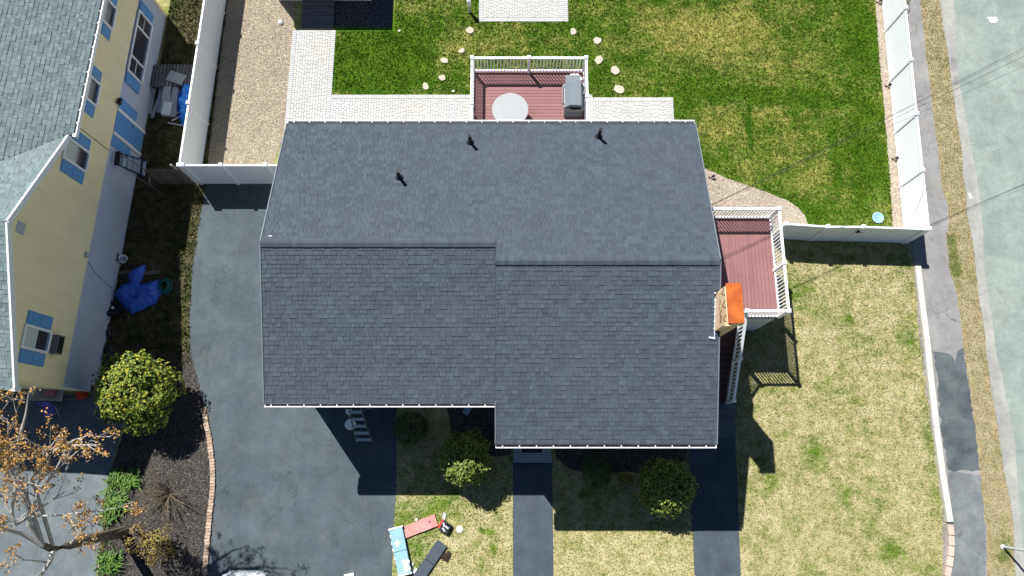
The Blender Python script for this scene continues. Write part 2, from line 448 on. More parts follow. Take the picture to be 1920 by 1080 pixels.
# ------------------------------------------------------------------ the setting: ground sheets
sheet('ground', [(-300, -300), (300, -300), (300, 300), (-300, 300)], 0, M_DRY)
BACK = [(-8.6, 26), (19.5, 26), P(1690, 200)[:2], P(1700, 425)[:2], (7.6, 9.35), (6.0, 9.4), (6, 11), (-8.6, 11)]
sheet('back_lawn', BACK, .004, M_LAWN)
FRONT1 = [P(745, 700)[:2], (-.1, 2.5), (7.0, 2.5), (7.0, -8), P(733, 1120)[:2], P(737, 1030)[:2], P(742, 910)[:2]]
sheet('front_lawn', FRONT1, .004, M_DRY)
FRONT2 = [(8.7, 9.2), P(1712, 440)[:2], P(1716, 505)[:2], P(1733, 640)[:2], P(1750, 800)[:2], P(1776, 975)[:2], P(1770, 1090)[:2], (18, -8), (6.9, -8), (6.9, 3)]
sheet('side_lawn', FRONT2, .0045, M_DRY)
DRIVE = px([(388, 342), (376, 402), (361, 500), (356, 600), (357, 660), (372, 720), (388, 780), (398, 830), (404, 880), (402, 940), (395, 1000), (388, 1100), (380, 1500)]) + px([(726, 1500), (732, 1120), (737, 1030), (743, 910), (745, 700)]) + [Vector((-4, 4, 0)), P(505, 342)]
DRIVE_S = [p[:2] for p in DRIVE]
sheet('driveway', DRIVE_S, .010, M_DRIVE)
W1 = [(.03, .05), (1.58, .05), (1.57, -16), (.05, -16)]
W2 = [(7.0, 1.0), (8.87, 1.0), (8.3, -16), (6.8, -16)]
sheet('walkway', W1, .014, M_WALK); sheet('walkway', W2, .014, M_WALK)
YARDW = px([(440, -120), (428, 0), (388, 320), (384, 402), (366, 500), (357, 600), (357, 680), (330, 700), (200, 740), (172, 735), (300, 120), (320, 0), (330, -120)])
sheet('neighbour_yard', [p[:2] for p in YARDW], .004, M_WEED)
BED = px([(330, 660), (358, 662), (375, 722), (390, 780), (399, 830), (403, 880), (401, 940), (394, 1000), (387, 1110), (180, 1110), (190, 1010), (205, 890), (240, 790), (200, 700)])
sheet('mulch_bed', wobble([p[:2] for p in BED], .03), .008, M_MULCH)
NDR = px([(-200, 735), (60, 735), (205, 745), (235, 780), (206, 890), (190, 1005), (175, 1110), (-200, 1110)])
sheet('neighbour_driveway', wobble([p[:2] for p in NDR], .02), .012, M_NDRIVE)
GRAV = px([(440, -120), (388, 318), (505, 320), (540, 240), (548, 57), (560, -120)])
sheet('gravel_bed', [p[:2] for p in GRAV], .008, M_GRAVEL)
GRAV2 = px([(1636, -60), (1645, 60), (1657, 200), (1668, 330), (1674, 425), (1705, 430), (1690, 300), (1672, 120), (1660, -60)])
sheet('gravel_strip', wobble([p[:2] for p in GRAV2], .03), .008, M_GRAVEL_P)
GRAV3 = px([(1290, 300), (1322, 316), (1360, 333), (1400, 347), (1440, 362), (1475, 375), (1497, 390), (1510, 405), (1517, 425), (1490, 450), (1300, 450)])
sheet('gravel_corner', wobble([p[:2] for p in GRAV3], .02), .009, M_GRAVEL_P)
SIDEW = px([(1690, -150), (1722, -20), (1735, 90), (1745, 180), (1756, 260), (1766, 355), (1777, 385), (1779, 415), (1774, 440), (1779, 500), (1796, 560), (1806, 650), (1826, 790), (1838, 900), (1849, 1000), (1851, 1120), (1765, 1120), (1768, 960), (1745, 800), (1725, 640), (1712, 500), (1690, 300), (1668, 60), (1650, -150)])
sheet('sidewalk', wobble([p[:2] for p in SIDEW], .03, .3, 3), .010, M_SIDE)
PATCH = px([(1748, 657), (1765, 660), (1785, 668), (1790, 677), (1797, 660), (1805, 653), (1812, 700), (1826, 790), (1838, 884), (1778, 882), (1764, 800), (1756, 700)])
sheet('sidewalk_patch', wobble([p[:2] for p in PATCH], .05, .15, 4), .014, M_PATCH)
PATCH2 = px([(1778, 885), (1838, 890), (1848, 1000), (1850, 1120), (1778, 1120), (1783, 980)])
sheet('sidewalk_repair', wobble([p[:2] for p in PATCH2], .03, .2, 5), .0145, M_PATCH2)
ROAD = px([(1745, -150), (1764, 0), (1786, 150), (1801, 260), (1815, 400), (1831, 500), (1856, 700), (1877, 830), (1899, 960), (1907, 1120)]) + [P(2600, 1120), P(2600, -150)]
VERGE = px([(1700, -150), (1720, -20), (1735, 90), (1745, 180), (1756, 260), (1766, 355), (1777, 385), (1774, 440), (1779, 500), (1796, 560), (1806, 650), (1826, 790), (1838, 900), (1849, 1000), (1851, 1120), (1920, 1120), (1910, 960), (1880, 830), (1860, 700), (1840, 500), (1825, 400), (1790, 150), (1765, 0), (1745, -150)])
sheet('verge', [p[:2] for p in VERGE], .006, M_VERGE)
sheet('road', wobble([p[:2] for p in ROAD], .03, .5, 6), .018, M_ROAD)
DUST = [Vector((p.x - .04, p.y, 0)) for p in ROAD[:10]] + [Vector((p.x + .42 + .2 * math.sin(i * 2.1), p.y, 0)) for i, p in reversed(list(enumerate(ROAD[:10])))]
sheet('road_edge', wobble([p[:2] for p in DUST], .05, .7, 8), .022, M_CURBDUST)
for nm, pl, zz, mt in (('road_stain', [(1783, 108), (1793, 110), (1796, 125), (1790, 140), (1783, 130)], .026, M_SIDE), ('road_stain', [(1790, 140), (1800, 148), (1796, 160), (1784, 158)], .026, M_SIDE)):
    sheet(nm, wobble([p[:2] for p in px(pl)], .05, .1, 9), zz, mt)
# black patch with loose chips beside the ramp
BLACKP = px([(627, -120), (742, -120), (738, 0), (734, 52), (627, 50)])
sheet('black_patch', [p[:2] for p in BLACKP], .008, M_BLACKCHIP)
# foundation bed in front of the house
FB = [(-2.6, 2.2), (-2.4, 1.1), (-1.9, .5), (-.8, .25), (-.02, .35), (-.02, 2.2)]
sheet('front_bed', wobble(FB, .03), .009, M_MULCH)
FB2 = [(1.62, 1.3), (1.75, .2), (2.4, -.25), (3.6, -.35), (4.6, -.3), (5.6, -.5), (6.5, -.2), (6.95, .3), (6.95, 1.5)]
sheet('front_bed', wobble(FB2, .03), .009, M_MULCH)
for poly, nm in ((px([(735, 930), (741, 930), (734, 1100), (726, 1100)]), 'drive_edge'),): pass

# pavers: real stones with recessed joints, too small to pick apart
PAT = [px([(548, 52), (626, 57), (622, 178), (536, 240)]), None]
p0 = P(546, 57); p1 = P(626, 57)
PATIO = [(P(541, 150).x, p0.y, P(624, 150).x, 11.5), (P(624, 150).x, P(740, 178).y, 3.6, 11.5), (2.9, P(1180, 183).y, P(1262, 190).x, 11.5), (P(898, 20).x, P(960, 41).y, P(1065, 20).x, P(960, 41).y + 4)]
# (x0, ytop, x1, ybottom); last one runs upward
PATIO[3] = (PATIO[3][0], PATIO[3][3], PATIO[3][2], PATIO[3][1])
pV, pF, eV, eF = [], [], [], []


def stone(V, Fl, x0, y0, x1, y1, z0, z1):
    o = len(V); b = .006
    V += [(x0, y0, z0), (x1, y0, z0), (x1, y1, z0), (x0, y1, z0), (x0 + b, y0 + b, z1), (x1 - b, y0 + b, z1), (x1 - b, y1 - b, z1), (x0 + b, y1 - b, z1)]
    Fl += [(o + 4, o + 5, o + 6, o + 7), (o, o + 1, o + 5, o + 4), (o + 1, o + 2, o + 6, o + 5), (o + 2, o + 3, o + 7, o + 6), (o + 3, o, o + 4, o + 7)]


for i, (x0, yt, x1, yb) in enumerate(PATIO):
    sheet('patio', [(x0, yb), (x1, yb), (x1, yt), (x0, yt)], .016 + .001 * i, M_JOINT)
    vert = (i == 0)
    gap = .006
    if i in (0, 3): bx0, bx1, byt = x0 + .22, x1 - .22, yt - (.0 if i == 0 else .0)
    else: bx0, bx1, byt = x0, x1 - (.2 if i == 2 else 0), yt - .2
    byb = yb + (.2 if i == 3 else 0)
    # border courses
    y = yb
    while y < yt - .01:
        if i in (0, 3):
            stone(eV, eF, x0, y, x0 + .21, min(y + .105, yt) - gap, .0, .034 + rng.uniform(0, .003)); stone(eV, eF, x1 - .21, y, x1, min(y + .105, yt) - gap, .0, .034 + rng.uniform(0, .003))
        if i == 2: stone(eV, eF, x1 - .19, y, x1, min(y + .105, yt) - gap, .0, .034)
        y += .105
    x = x0
    while x < x1 - .01 and i in (1, 2):
        stone(eV, eF, x, yt - .19, min(x + .105, x1) - gap, yt, .0, .033 + rng.uniform(0, .003)); x += .105
    x = x0 + .22
    while i == 3 and x < x1 - .23:
        stone(eV, eF, x, yb, min(x + .105, x1 - .22) - gap, yb + .19, .0, .033); x += .105
    # field: rows
    x = bx0; c = 0
    while x < bx1 - .02:
        wd = min(.12, bx1 - x); y = byb - (c % 2) * .09; c += 1
        while y < byt - .01:
            L = rng.choice([.12, .18, .18, .24]); a, b2 = max(y, byb), min(y + L, byt)
            if b2 - a > .03: stone(pV, pF, x, a, x + wd - gap, b2 - gap, .0, .032 + rng.uniform(0, .004))
            y += L
        x += .12
pav = bigmesh('paver', pV, pF, M_PAVER, kind='stuff'); pav['label'] = 'pale cream concrete pavers of the patio paths behind the house'; pav['category'] = 'pavers'
pav2 = bigmesh('border_paver', eV, eF, M_PAVER_E, kind='stuff'); pav2['label'] = 'grey border pavers along the edges of the cream patio paths'; pav2['category'] = 'pavers'
PATPOLY = [[(a, d), (c2, d), (c2, b), (a, b)] for a, b, c2, d in PATIO]


# ------------------------------------------------------------------ grass blades, pebbles and chips (nobody could count them)
def inview(X, Y, m=40):
    dep = Y * math.sin(TILT) + HC * math.cos(TILT); u = 960 + F * X / dep; v = 540 - F * (Y * math.cos(TILT) - HC * math.sin(TILT)) / dep
    return (u > -m) & (u < 1920 + m) & (v > -m) & (v < 1080 + m)


def scatter(poly, dens, excl=(), seed=1):
    r = np.random.default_rng(seed); A = np.array([p[:2] for p in poly], float); lo, hi = A.min(0), A.max(0)
    n = int((hi - lo).prod() * dens); X = r.uniform(lo[0], hi[0], n); Y = r.uniform(lo[1], hi[1], n)
    k = pip(poly, X, Y) & inview(X, Y)
    for e in excl: k &= ~pip(e, X, Y)
    return X[k], Y[k]


def blades(name, polys, dens, excl, mat, z, h, wd, label, seed):
    XY = [scatter(p, dens, excl, seed + i) for i, p in enumerate(polys)]
    X = np.concatenate([a[0] for a in XY]); Y = np.concatenate([a[1] for a in XY]); n = len(X)
    r = np.random.default_rng(seed); a = r.uniform(0, 2 * np.pi, n); hh = h * r.uniform(.5, 1.3, n); ww = wd * r.uniform(.6, 1.4, n); lean = r.uniform(.2, 1.3, n) * hh; b = r.uniform(0, 2 * np.pi, n)
    V = np.zeros((n, 3, 3)); c, s = np.cos(a) * ww / 2, np.sin(a) * ww / 2
    V[:, 0] = np.stack([X - c, Y - s, np.full(n, z)], 1); V[:, 1] = np.stack([X + c, Y + s, np.full(n, z)], 1)
    V[:, 2] = np.stack([X + np.cos(b) * lean, Y + np.sin(b) * lean, z + hh], 1)
    o = bigmesh(name, V.reshape(-1, 3), np.arange(3 * n).reshape(n, 3), mat, kind='stuff'); o['label'] = label; o['category'] = 'grass'; return o


W1e = [(a, b) for a, b in W1]
SHEDEX = [p[:2] for p in px([(555, -130), (568, 60), (740, 58), (745, -130)])]
blades('lawn_grass', [BACK], 620, PATPOLY + [[p[:2] for p in GRAV2], [p[:2] for p in GRAV3], SHEDEX, [(-8, 1), (6.6, 1), (6.6, 12), (-8, 12)]], M_LAWN, .004, .05, .05, 'short green grass of the fenced back lawn', 11)
blades('front_grass', [FRONT1], 620, [W1, W2, FB, FB2, [(-9, 1.6), (7, 1.6), (7, 5), (-9, 5)]], M_DRY, .004, .04, .05, 'dry tan grass between the driveway and the walkways', 12)
blades('side_grass', [FRONT2], 620, [W2, [(6, 1), (8.9, 1), (8.9, 10), (6, 10)], [(8.4, 5.3), (10, 5.3), (10, 9.3), (8.4, 9.3)]], M_DRY, .0045, .04, .05, 'dry tan grass of the lawn beside the side deck', 13)
RP = [p[:2] for p in ROAD]; SWP = [p[:2] for p in SIDEW]
blades('verge_grass', [[p[:2] for p in VERGE]], 900, [RP, SWP], M_VERGE, .006, .03, .035, 'straggly brown grass between sidewalk and road', 14)
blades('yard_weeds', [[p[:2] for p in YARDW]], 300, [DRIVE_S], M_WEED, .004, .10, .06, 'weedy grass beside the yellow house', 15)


def pebbles(name, polys, dens, size, mat, z, label, cat, seed, excl=()):
    XY = [scatter(p, dens, excl, seed + i) for i, p in enumerate(polys)]
    X = np.concatenate([a[0] for a in XY]); Y = np.concatenate([a[1] for a in XY]); n = len(X); r = np.random.default_rng(seed)
    s = size * r.uniform(.5, 1.3, (n, 3)) * np.array([1, 1, .6]); a = r.uniform(0, 6.28, n); ca, sa = np.cos(a), np.sin(a)
    base = np.array([(1, 0, 0), (0, 1, 0), (-1, 0, 0), (0, -1, 0), (.2, .1, 1.0)])
    V = base[None] * s[:, None]; R = np.stack([V[..., 0] * ca[:, None] - V[..., 1] * sa[:, None] + X[:, None], V[..., 0] * sa[:, None] + V[..., 1] * ca[:, None] + Y[:, None], V[..., 2] + z], 2)
    Fb = np.array([(0, 1, 4), (1, 2, 4), (2, 3, 4), (3, 0, 4)]); Fc = (np.arange(n)[:, None, None] * 5 + Fb[None]).reshape(-1, 3)
    o = bigmesh(name, R.reshape(-1, 3), Fc, mat, kind='stuff'); o['label'] = label; o['category'] = cat


pebbles('pebbles', [[p[:2] for p in GRAV]], 420, .032, M_GRAVEL, .008, 'loose tan pea gravel along the left white fence', 'gravel', 21, PATPOLY[:2])
pebbles('pale_pebbles', [[p[:2] for p in GRAV2], [p[:2] for p in GRAV3]], 380, .03, M_GRAVEL_P, .008, 'pale pea gravel beside the right white fence and deck', 'gravel', 22)
pebbles('mulch_chips', [[p[:2] for p in BED]], 330, .04, M_MULCH, .008, 'dark mulch chips in the bed left of the driveway', 'mulch', 23)
pebbles('black_patch_chips', [[p[:2] for p in BLACKP]], 500, .045, M_BLACKCHIP, .008, 'black chips beside the dark board ramp', 'mulch', 24)


# ------------------------------------------------------------------ roof shingles
TABW = (.11, .16, .21, .27)


def tab_mb(wd, ex=.148, th=.014):
    mb = MB(); g = .004
    a, b = g, wd - g
    mb.add([(a, 0, 0), (b, 0, 0), (b, 0, th), (a, 0, th), (a, ex + .03, 0), (b, ex + .03, 0), (b, ex + .03, .0015), (a, ex + .03, .0015)],
           [(0, 1, 2, 3), (3, 2, 6, 7), (1, 5, 6, 2), (4, 0, 3, 7), (5, 4, 7, 6)])
    return mb


def shingle_slope(parent, o, a, b, nrm, length, along, mat, picks, ex=.148, stuff='shingle_field', seed=3, npick=300):
    """o lower left corner, a along the eave, b up the slope; along(t) gives (x0, x1) of the course at distance t."""
    r = random.Random(seed); tabs = []; t = 0
    R = Matrix((a, b, nrm)).transposed()
    while t < length - .02:
        e = min(ex, length - t); x0, x1 = along(t)
        x = x0 - r.uniform(0, .2)
        while x < x1 - .01:
            k = r.choice((0, 1, 1, 2, 2, 3)); wd = TABW[k]; xa, xb = max(x, x0), min(x + wd, x1)
            if xb - xa > .02: tabs.append((xa, xb, t, e, r.choice((.007, .013, .021)), k if xa == x and xb == x + wd and e == ex else None))
            x += wd
        t += ex
    return [(o, a, b, nrm, R, q, mat, parent) for q in tabs]


def finish_shingles(allt, npick, mat, parent, stuffname):
    def size(q):
        o, a, b, n, R, t, m, p = q
        if t[5] is None: return 0
        c = [o + a * x + b * y for x, y in ((t[0], t[2]), (t[1], t[2]), (t[1], t[2] + t[3]), (t[0], t[2] + t[3]))]
        s = [proj(v) for v in c]
        if any(v[0] < 4 or v[0] > 1916 or v[1] < 4 or v[1] > 1076 for v in s): return 0
        return abs(sum(s[i][0] * s[(i + 1) % 4][1] - s[(i + 1) % 4][0] * s[i][1] for i in range(4)))
    order = sorted(range(len(allt)), key=lambda i: -size(allt[i])); pick = set(order[:npick])
    meshes = {(k, th): mesh_of(tab_mb(TABW[k], th=th), mat, 'shingle') for k in range(4) for th in (.007, .013, .021)}
    V, Fc = [], []
    for i, (o, a, b, n, R, t, m, p) in enumerate(allt):
        w0 = o + a * t[0] + b * t[2] + n * .004
        if i in pick:
            inst('shingle', meshes[(t[5], t[4])], parent, w0, R.to_4x4())
        else:
            q = tab_mb(t[1] - t[0], t[3], t[4]); k = len(V)
            V += [tuple(w0 + R @ v) for v in q.v]; Fc += [tuple(j + k for j in f) for f in q.f]
    bigmesh(stuffname, V, Fc, mat, parent, kind='stuff')


# ------------------------------------------------------------------ the house
EZ, SL = 5.15, .32
XL, XM, XR = -8.18, -.53, 6.665
YB, YL, YR = 12.02, 1.95, .63
house = thing('house', 'two storey house with a wide charcoal shingle gable roof in two offset halves', 'house', (-.75, 6.5, 0))
YRL, YRR = (YB + YL) / 2, (YB + YR) / 2
ZRL, ZRR = EZ + SL * (YB - YL) / 2, EZ + SL * (YB - YR) / 2
ov = .38
mb = MB()


def wallq(mb, a, b, z0, z1, th=.15):
    mb.bar((a[0], a[1], (z0 + z1) / 2), (b[0], b[1], (z0 + z1) / 2), th, z1 - z0)


WXL, WXR, WYB, WYL, WYR = XL + .22, XR - .22, YB - ov, YL + ov, YR + ov
zt = EZ - .05
for a, b in (((WXL, WYL), (XM + .2, WYL)), ((XM + .2, WYR), (WXR, WYR)), ((WXL, WYB), (WXR, WYB))):
    m2 = MB(); wallq(m2, a, b, 0, zt); m2.build('wall', M_SIDING, house)
for x, yf, yr, zr in ((WXL, WYL, YRL, ZRL), (WXR, WYR, YRR, ZRR), (XM + .2, WYR, YRR, ZRR)):
    m2 = MB(); q = [(yf + .08, 0), (WYB - .08, 0), (WYB - .08, zt), (yr, zr - .22), (yf + .08, zt)]
    vs = [(x - .075, y, z) for y, z in q] + [(x + .075, y, z) for y, z in q]; n = 5
    m2.add(vs, [tuple(range(n)), tuple(range(2 * n - 1, n - 1, -1))] + [(i, n + i, n + (i + 1) % n, (i + 1) % n) for i in range(n)]); m2.build('wall', M_SIDING, house)
# front windows, door and garage door (under the eaves)
for cx, cz, ww, hh in ((2.9, 3.6, 1.5, 1.2), (5.3, 3.6, 1.0, 1.2), (2.9, 1.2, 1.2, .8)):
    f = MB(); y = WYR - .075
    for dx in (-1, 1): f.box((cx + dx * ww / 2, y - .02, cz), (.08, .06, hh + .08))
    for dz in (-1, 1): f.box((cx, y - .02, cz + dz * (hh / 2)), (ww - .08, .055, .08))
    fo = f.build('window', M_WTRIM, house); MB().box((cx, y - .012, cz), (ww - .09, .02, hh - .09)).build('pane', M_GLASS, fo)
dr = MB().box((.8, WYR - .10, 1.25), (.95, .05, 2.1)).build('door', M_SHUT, house); MB().box((1.15, WYR - .15, 1.2), (.05, .05, .12)).build('handle', M_STEEL, dr)
gd = MB()
for i in range(4): gd.box((-5.6, WYL - .10, .32 + .58 * i), (4.6, .05, .56))
gd.build('garage_door', M_WHITE, house)

a, nb = Vector((1, 0, 0)), Vector((0, SL, 1)).normalized()


def slope_board(name, x0, x1, y0, z0, y1, z1, th=.06):
    m2 = MB(); d = Vector((0, y1 - y0, z1 - z0)).normalized(); n = Vector((1, 0, 0)).cross(d)
    if n.z < 0: n = -n
    vs = []
    for off in (0, -th):
        for x, y, z in ((x0, y0, z0), (x1, y0, z0), (x1, y1, z1), (x0, y1, z1)): vs.append(Vector((x, y, z)) + n * off)
    m2.add(vs, [(0, 1, 2, 3), (7, 6, 5, 4), (0, 4, 5, 1), (1, 5, 6, 2), (2, 6, 7, 3), (3, 7, 4, 0)])
    return m2.build(name, M_UNDER, house)


slope_board('roof_slope', XL, XM, YL, EZ, YRL, ZRL); slope_board('roof_slope', XM, XR, YR, EZ, YRR, ZRR)
slope_board('roof_slope', XL, XM, YB, EZ, YRL, ZRL); slope_board('roof_slope', XM + .001, XR, YB, EZ, YRR, ZRR)
al = []
hyp = math.hypot(1, SL)
CH = (6.54, 7.02, 4.15, 5.36)                                   # chimney footprint
al += shingle_slope(house, Vector((XL, YL, EZ)), a, Vector((0, 1, SL)) / hyp, Vector((0, -SL, 1)) / hyp, (YRL - YL) * hyp - .06, lambda t: (0, XM - XL - .01), M_SHINGLE, None, seed=31)
tc0, tc1 = (CH[2] - YR) * hyp, (CH[3] - YR) * hyp
al += shingle_slope(house, Vector((XM, YR, EZ)), a, Vector((0, 1, SL)) / hyp, Vector((0, -SL, 1)) / hyp, (YRR - YR) * hyp - .06, lambda t: (0, XR - XM - (.14 if tc0 - .1 < t < tc1 else 0)), M_SHINGLE, None, seed=32)
al += shingle_slope(house, Vector((XR, YB, EZ)), -a, Vector((0, -1, SL)) / hyp, Vector((0, SL, 1)) / hyp, (YB - YRR) * hyp - .06, lambda t: (0, (XR - XL) if t < (YB - YRL) * hyp - .06 else XR - XM), M_SHINGLE, None, seed=34)
finish_shingles(al, 300, M_SHINGLE, house, 'shingle_field')
# ridge caps: bent shingles over a vent ridge
for x0, x1, yr, zr, sd in ((XL, XM, YRL, ZRL, 1), (XM, XR, YRR, ZRR, 2)):
    cm = MB(); W, hgt, ln = .17, .05, .2
    prof = [(-W, -W * SL + .03), (-W * .9, -W * .9 * SL + hgt), (-.04, hgt + .005), (.04, hgt + .005), (W * .9, -W * .9 * SL + hgt), (W, -W * SL + .012)]
    vs = [(0, y, z + .012) for y, z in prof] + [(ln, y, z) for y, z in prof]
    cm.add(vs, [(i, i + 1, 7 + i, 6 + i) for i in range(5)] + [(0, 5, 4, 3, 2, 1), (6, 7, 8, 9, 10, 11)])
    cme = mesh_of(cm, M_SHINGLE, 'ridge_shingle'); x = x0; n = int((x1 - x0) / .148)
    for i in range(n): inst('ridge_shingle', cme, house, (x0 + i * (x1 - x0 - .05) / n, yr, zr + .004))
# gable wedge where the right half rises above the left half
m2 = MB(); zz = lambda y: EZ + SL * (y - YR)
# rake trims
for x, y0, yr, zr in ((XL, YL, YRL, ZRL), (XR, YR, YRR, ZRR)):
    m2 = MB(); sx = -.02 if x < 0 else .02
    m2.bar((x + sx, y0, EZ - .045), (x + sx, yr, zr - .045), .035, .16); m2.bar((x + sx, YB, EZ - .045), (x + sx, yr + .01, zr - .045), .035, .16); m2.build('rake_trim', M_GRILL, house)
m2 = MB(); m2.bar((XM - .015, YR, EZ - .045), (XM - .015, YL, EZ + SL * (YL - YR) - .045), .03, .16); m2.build('rake_trim', M_GRILL, house)


def gutter(x0, x1, y, sgn, nh):                                 # sgn: outward direction in y
    m2 = MB(); z = EZ - .03; wd = .13
    m2.box(((x0 + x1) / 2, y + sgn * (wd - .014), z - .02), (x1 - x0, .03, .13))           # front lip
    m2.box(((x0 + x1) / 2, y + sgn * .006, z - .05), (x1 - x0, .012, .1))
    for xx in (x0, x1): m2.box((xx, y + sgn * wd / 2, z - .05), (.012, wd - .03, .1))
    g = m2.build('gutter', M_WTRIM, house)
    MB().box(((x0 + x1) / 2, y + sgn * wd / 2, z - .095), (x1 - x0 - .02, wd - .035, .01)).build('gutter_floor', M_DARKTR, g)
    hm = mesh_of(MB().box((0, 0, 0), (.03, .055, .014)), M_WTRIM, 'gutter_hanger')
    for i in range(nh): inst('gutter_hanger', hm, g, (x0 + (i + .4) * (x1 - x0) / nh, y + sgn * (wd - .06), z + .022))


gutter(XL, XM - .03, YL - .012, -1, 14); gutter(XM, XR, YR - .012, -1, 13); gutter(XL, XR, YB + .012, 1, 26)
m2 = MB()
for x0, x1, y in ((XL, XM, YL + .06), (XM, XR, YR + .06), (XL, XR, YB - .06)):
    MB().box(((x0 + x1) / 2, y, EZ - .15), (x1 - x0 - .06, .03, .16)).build('fascia', M_WTRIM, house)
m2 = MB()
m2.box(((XL + XM) / 2, YL + .2, EZ - .24), (XM - XL - .1, .34, .02)); m2.box(((XM + XR) / 2, YR + .2, EZ - .24), (XR - XM - .1, .34, .02)); m2.box(((XL + XR) / 2, YB - .2, EZ - .24), (XR - XL - .1, .34, .02)); m2.build('soffit', M_WTRIM, house)
# vent pipes
for q in ((749.5, 334), (882, 268), (1122.5, 257)):
    z = 6.2
    for _ in range(8):
        p = P(*q, z); z = EZ + SL * (YB - p.y)
    m2 = MB(); m2.tube([p - Vector((0, 0, .1)), p + Vector((0, 0, .62))], .058, 12); pipe = m2.build('vent_pipe', M_PIPE, house, smooth=False)
    MB().lathe(p, ((.15, -.03), (.14, .03), (.075, .10), (.06, .12)), 14).build('pipe_flashing', M_BLACK, pipe)
    MB().lathe(p + Vector((0, 0, .62)), ((.066, -.03), (.066, .012), (.04, .012), (.04, -.02)), 12).build('pipe_rim', M_BLACK, pipe)
# chimney: sheathed chase with an orange metal top
x0, x1, y0, y1 = CH; zc = 7.72
m2 = MB(); c = .13
poly = [(x0, y0), (x1, y0), (x1, y1), (x0 + c * .6, y1), (x0, y1 - c)]
m2.prism(poly, 0, zc - .06); chim = m2.build('chimney', M_TAN, house)
m2 = MB(); m2.prism([(x0 + .03, y0 - .02), (x1 + .03, y0 - .02), (x1 + .03, y1 + .02), (x0 + .03, y1 + .02)], zc - .058, zc); m2.build('chimney_cap', M_COPPER, chim)
m2 = MB(); r2 = random.Random(4)
for yy in (4.3, 4.75, 5.15):
    m2.bar((x0 - .006, yy - .12, zc - .08), (x0 - .006, yy, zc - .4), .012, .02, (1, 0, 0)); m2.bar((x0 - .006, yy, zc - .4), (x0 - .006, yy + .12, zc - .08), .012, .02, (1, 0, 0))
m2.build('drawn_marks', M_BROWN, chim)
m2 = MB()
for i in range(26): m2.box((x0 - .004, r2.choice((4.45, 4.75, 5.1)) + r2.uniform(-.18, .18), zc - .62 + r2.uniform(-.16, .1)), (.008, r2.uniform(.03, .09), r2.uniform(.02, .07)))
m2.build('stain', M_BROWN, chim)
m2 = MB().box((x0 + .03, y0 - .03, zc - .16), (.16, .12, .14)); m2.build('wood_block', M_TAN, chim)
m2 = MB()
for i in range(6):
    y = y0 + .06 + i * .22; z = EZ + SL * (y - YR) + .06; m2.box((x0 - .03, y, z), (.055, .04, .03))
m2.bar((x0 - .02, y0 - .2, EZ + SL * (y0 - .2 - YR) + .04), (x0 - .02, y1 - .2, EZ + SL * (y1 - .2 - YR) + .05), .03, .03)
m2.box((x0 - .1, y0 - .22, EZ + SL * (y0 - .22 - YR) + .05), (.2, .06, .03), Matrix.Rotation(-.2, 3, 'Z')); m2.build('step_flashing', M_ALU, house)
# small bright scraps of flashing on the left rake
m2 = MB(); p = P(497, 441, 6.6); m2.box((XL + .28, YRL + .24, ZRL - .045), (.12, .02, .012)); m2.build('flashing_scrap', M_WTRIM, house)
# service mast bracket
m2 = MB(); m2.tube([(WXR + .2, 8.75, 4.2), (WXR + .2, 8.75, 5.05)], .035, 8); m2.tube([(WXR + .2, 8.75, 5.05), (WXR + .34, 8.75, 5.1)], .05, 8); m2.tube([(WXR + .08, 8.75, 4.4), (WXR + .2, 8.75, 4.4)], .02, 6); m2.build('service_mast', M_ALU, house)


# ------------------------------------------------------------------ railings
def rail_run(root, a, b, z, nb, posts=(), h=1.07, drop=0.0, ends=(True, True), bal=None):
    a, b = Vector((a[0], a[1], z)), Vector((b[0], b[1], z - drop)); d = b - a
    MB().bar(a + Vector((0, 0, h - .03)), b + Vector((0, 0, h - .03)), .09, .06).build('top_rail', M_WHITE, root)
    MB().bar(a + Vector((0, 0, .12)), b + Vector((0, 0, .12)), .07, .06).build('bottom_rail', M_WHITE, root)
    bm = mesh_of(MB().box((0, 0, 0), (.036, .036, h - .21)), M_WHITE, 'baluster')
    ang = math.atan2(d.y, d.x)
    for i in range(nb):
        t = (i + .5) / nb
        if any(abs(t - q) < .6 / nb for q in posts): continue
        inst('baluster', bm, root, a + d * t + Vector((0, 0, (h - .06 + .15) / 2)), Matrix.Rotation(ang, 4, 'Z'))
    for q in list(posts) + ([0] if ends[0] else []) + ([1] if ends[1] else []):
        p = a + d * q; rail_post(root, p, h)


def rail_post(root, p, h):
    po = MB().box(p + Vector((0, 0, h / 2)), (.115, .115, h + .02)).build('rail_post', M_WHITE, root)
    MB().lathe(p + Vector((0, 0, h + .01)), ((.105, 0), (.105, .035), (.06, .06), (.02, .085)), 4, Matrix.Rotation(math.pi / 4, 3, 'Z')).build('post_cap', M_WHITE, po)


DZ = 2.8
BX0, BX1, BY0, BY1 = -1.57, 2.92, 11.80, 15.5
deck = thing('back_deck', 'red brown raised deck with white railing holding the round table and grill', 'deck', (.67, 13.6, 0))
n = 26
bw = (BY1 + .05 - BY0) / n; bm = mesh_of(MB().box((0, 0, 0), (BX1 - BX0 + .12, bw - .012, .03)), M_DECK, 'deck_board')
for i in range(n): inst('deck_board', bm, deck, ((BX0 + BX1) / 2, BY0 + bw * (i + .5), DZ - .015))
m2 = MB()
for y in (BY0 + .05, BY1): m2.box(((BX0 + BX1) / 2, y, DZ - .15), (BX1 - BX0 + .1, .04, .24))
for i in range(9): m2.box((BX0 + .0 + i * (BX1 - BX0) / 8, (BY0 + BY1) / 2, DZ - .152), (.04, BY1 - BY0 - .06, .236))
m2.build('deck_frame', M_WOODB, deck)
for x in (BX0 + .05, BX1 - .05, (BX0 + BX1) / 2): MB().box((x, BY1 - .1, (DZ - .27) / 2), (.14, .14, DZ - .27)).build('support_post', M_WOODB, deck)
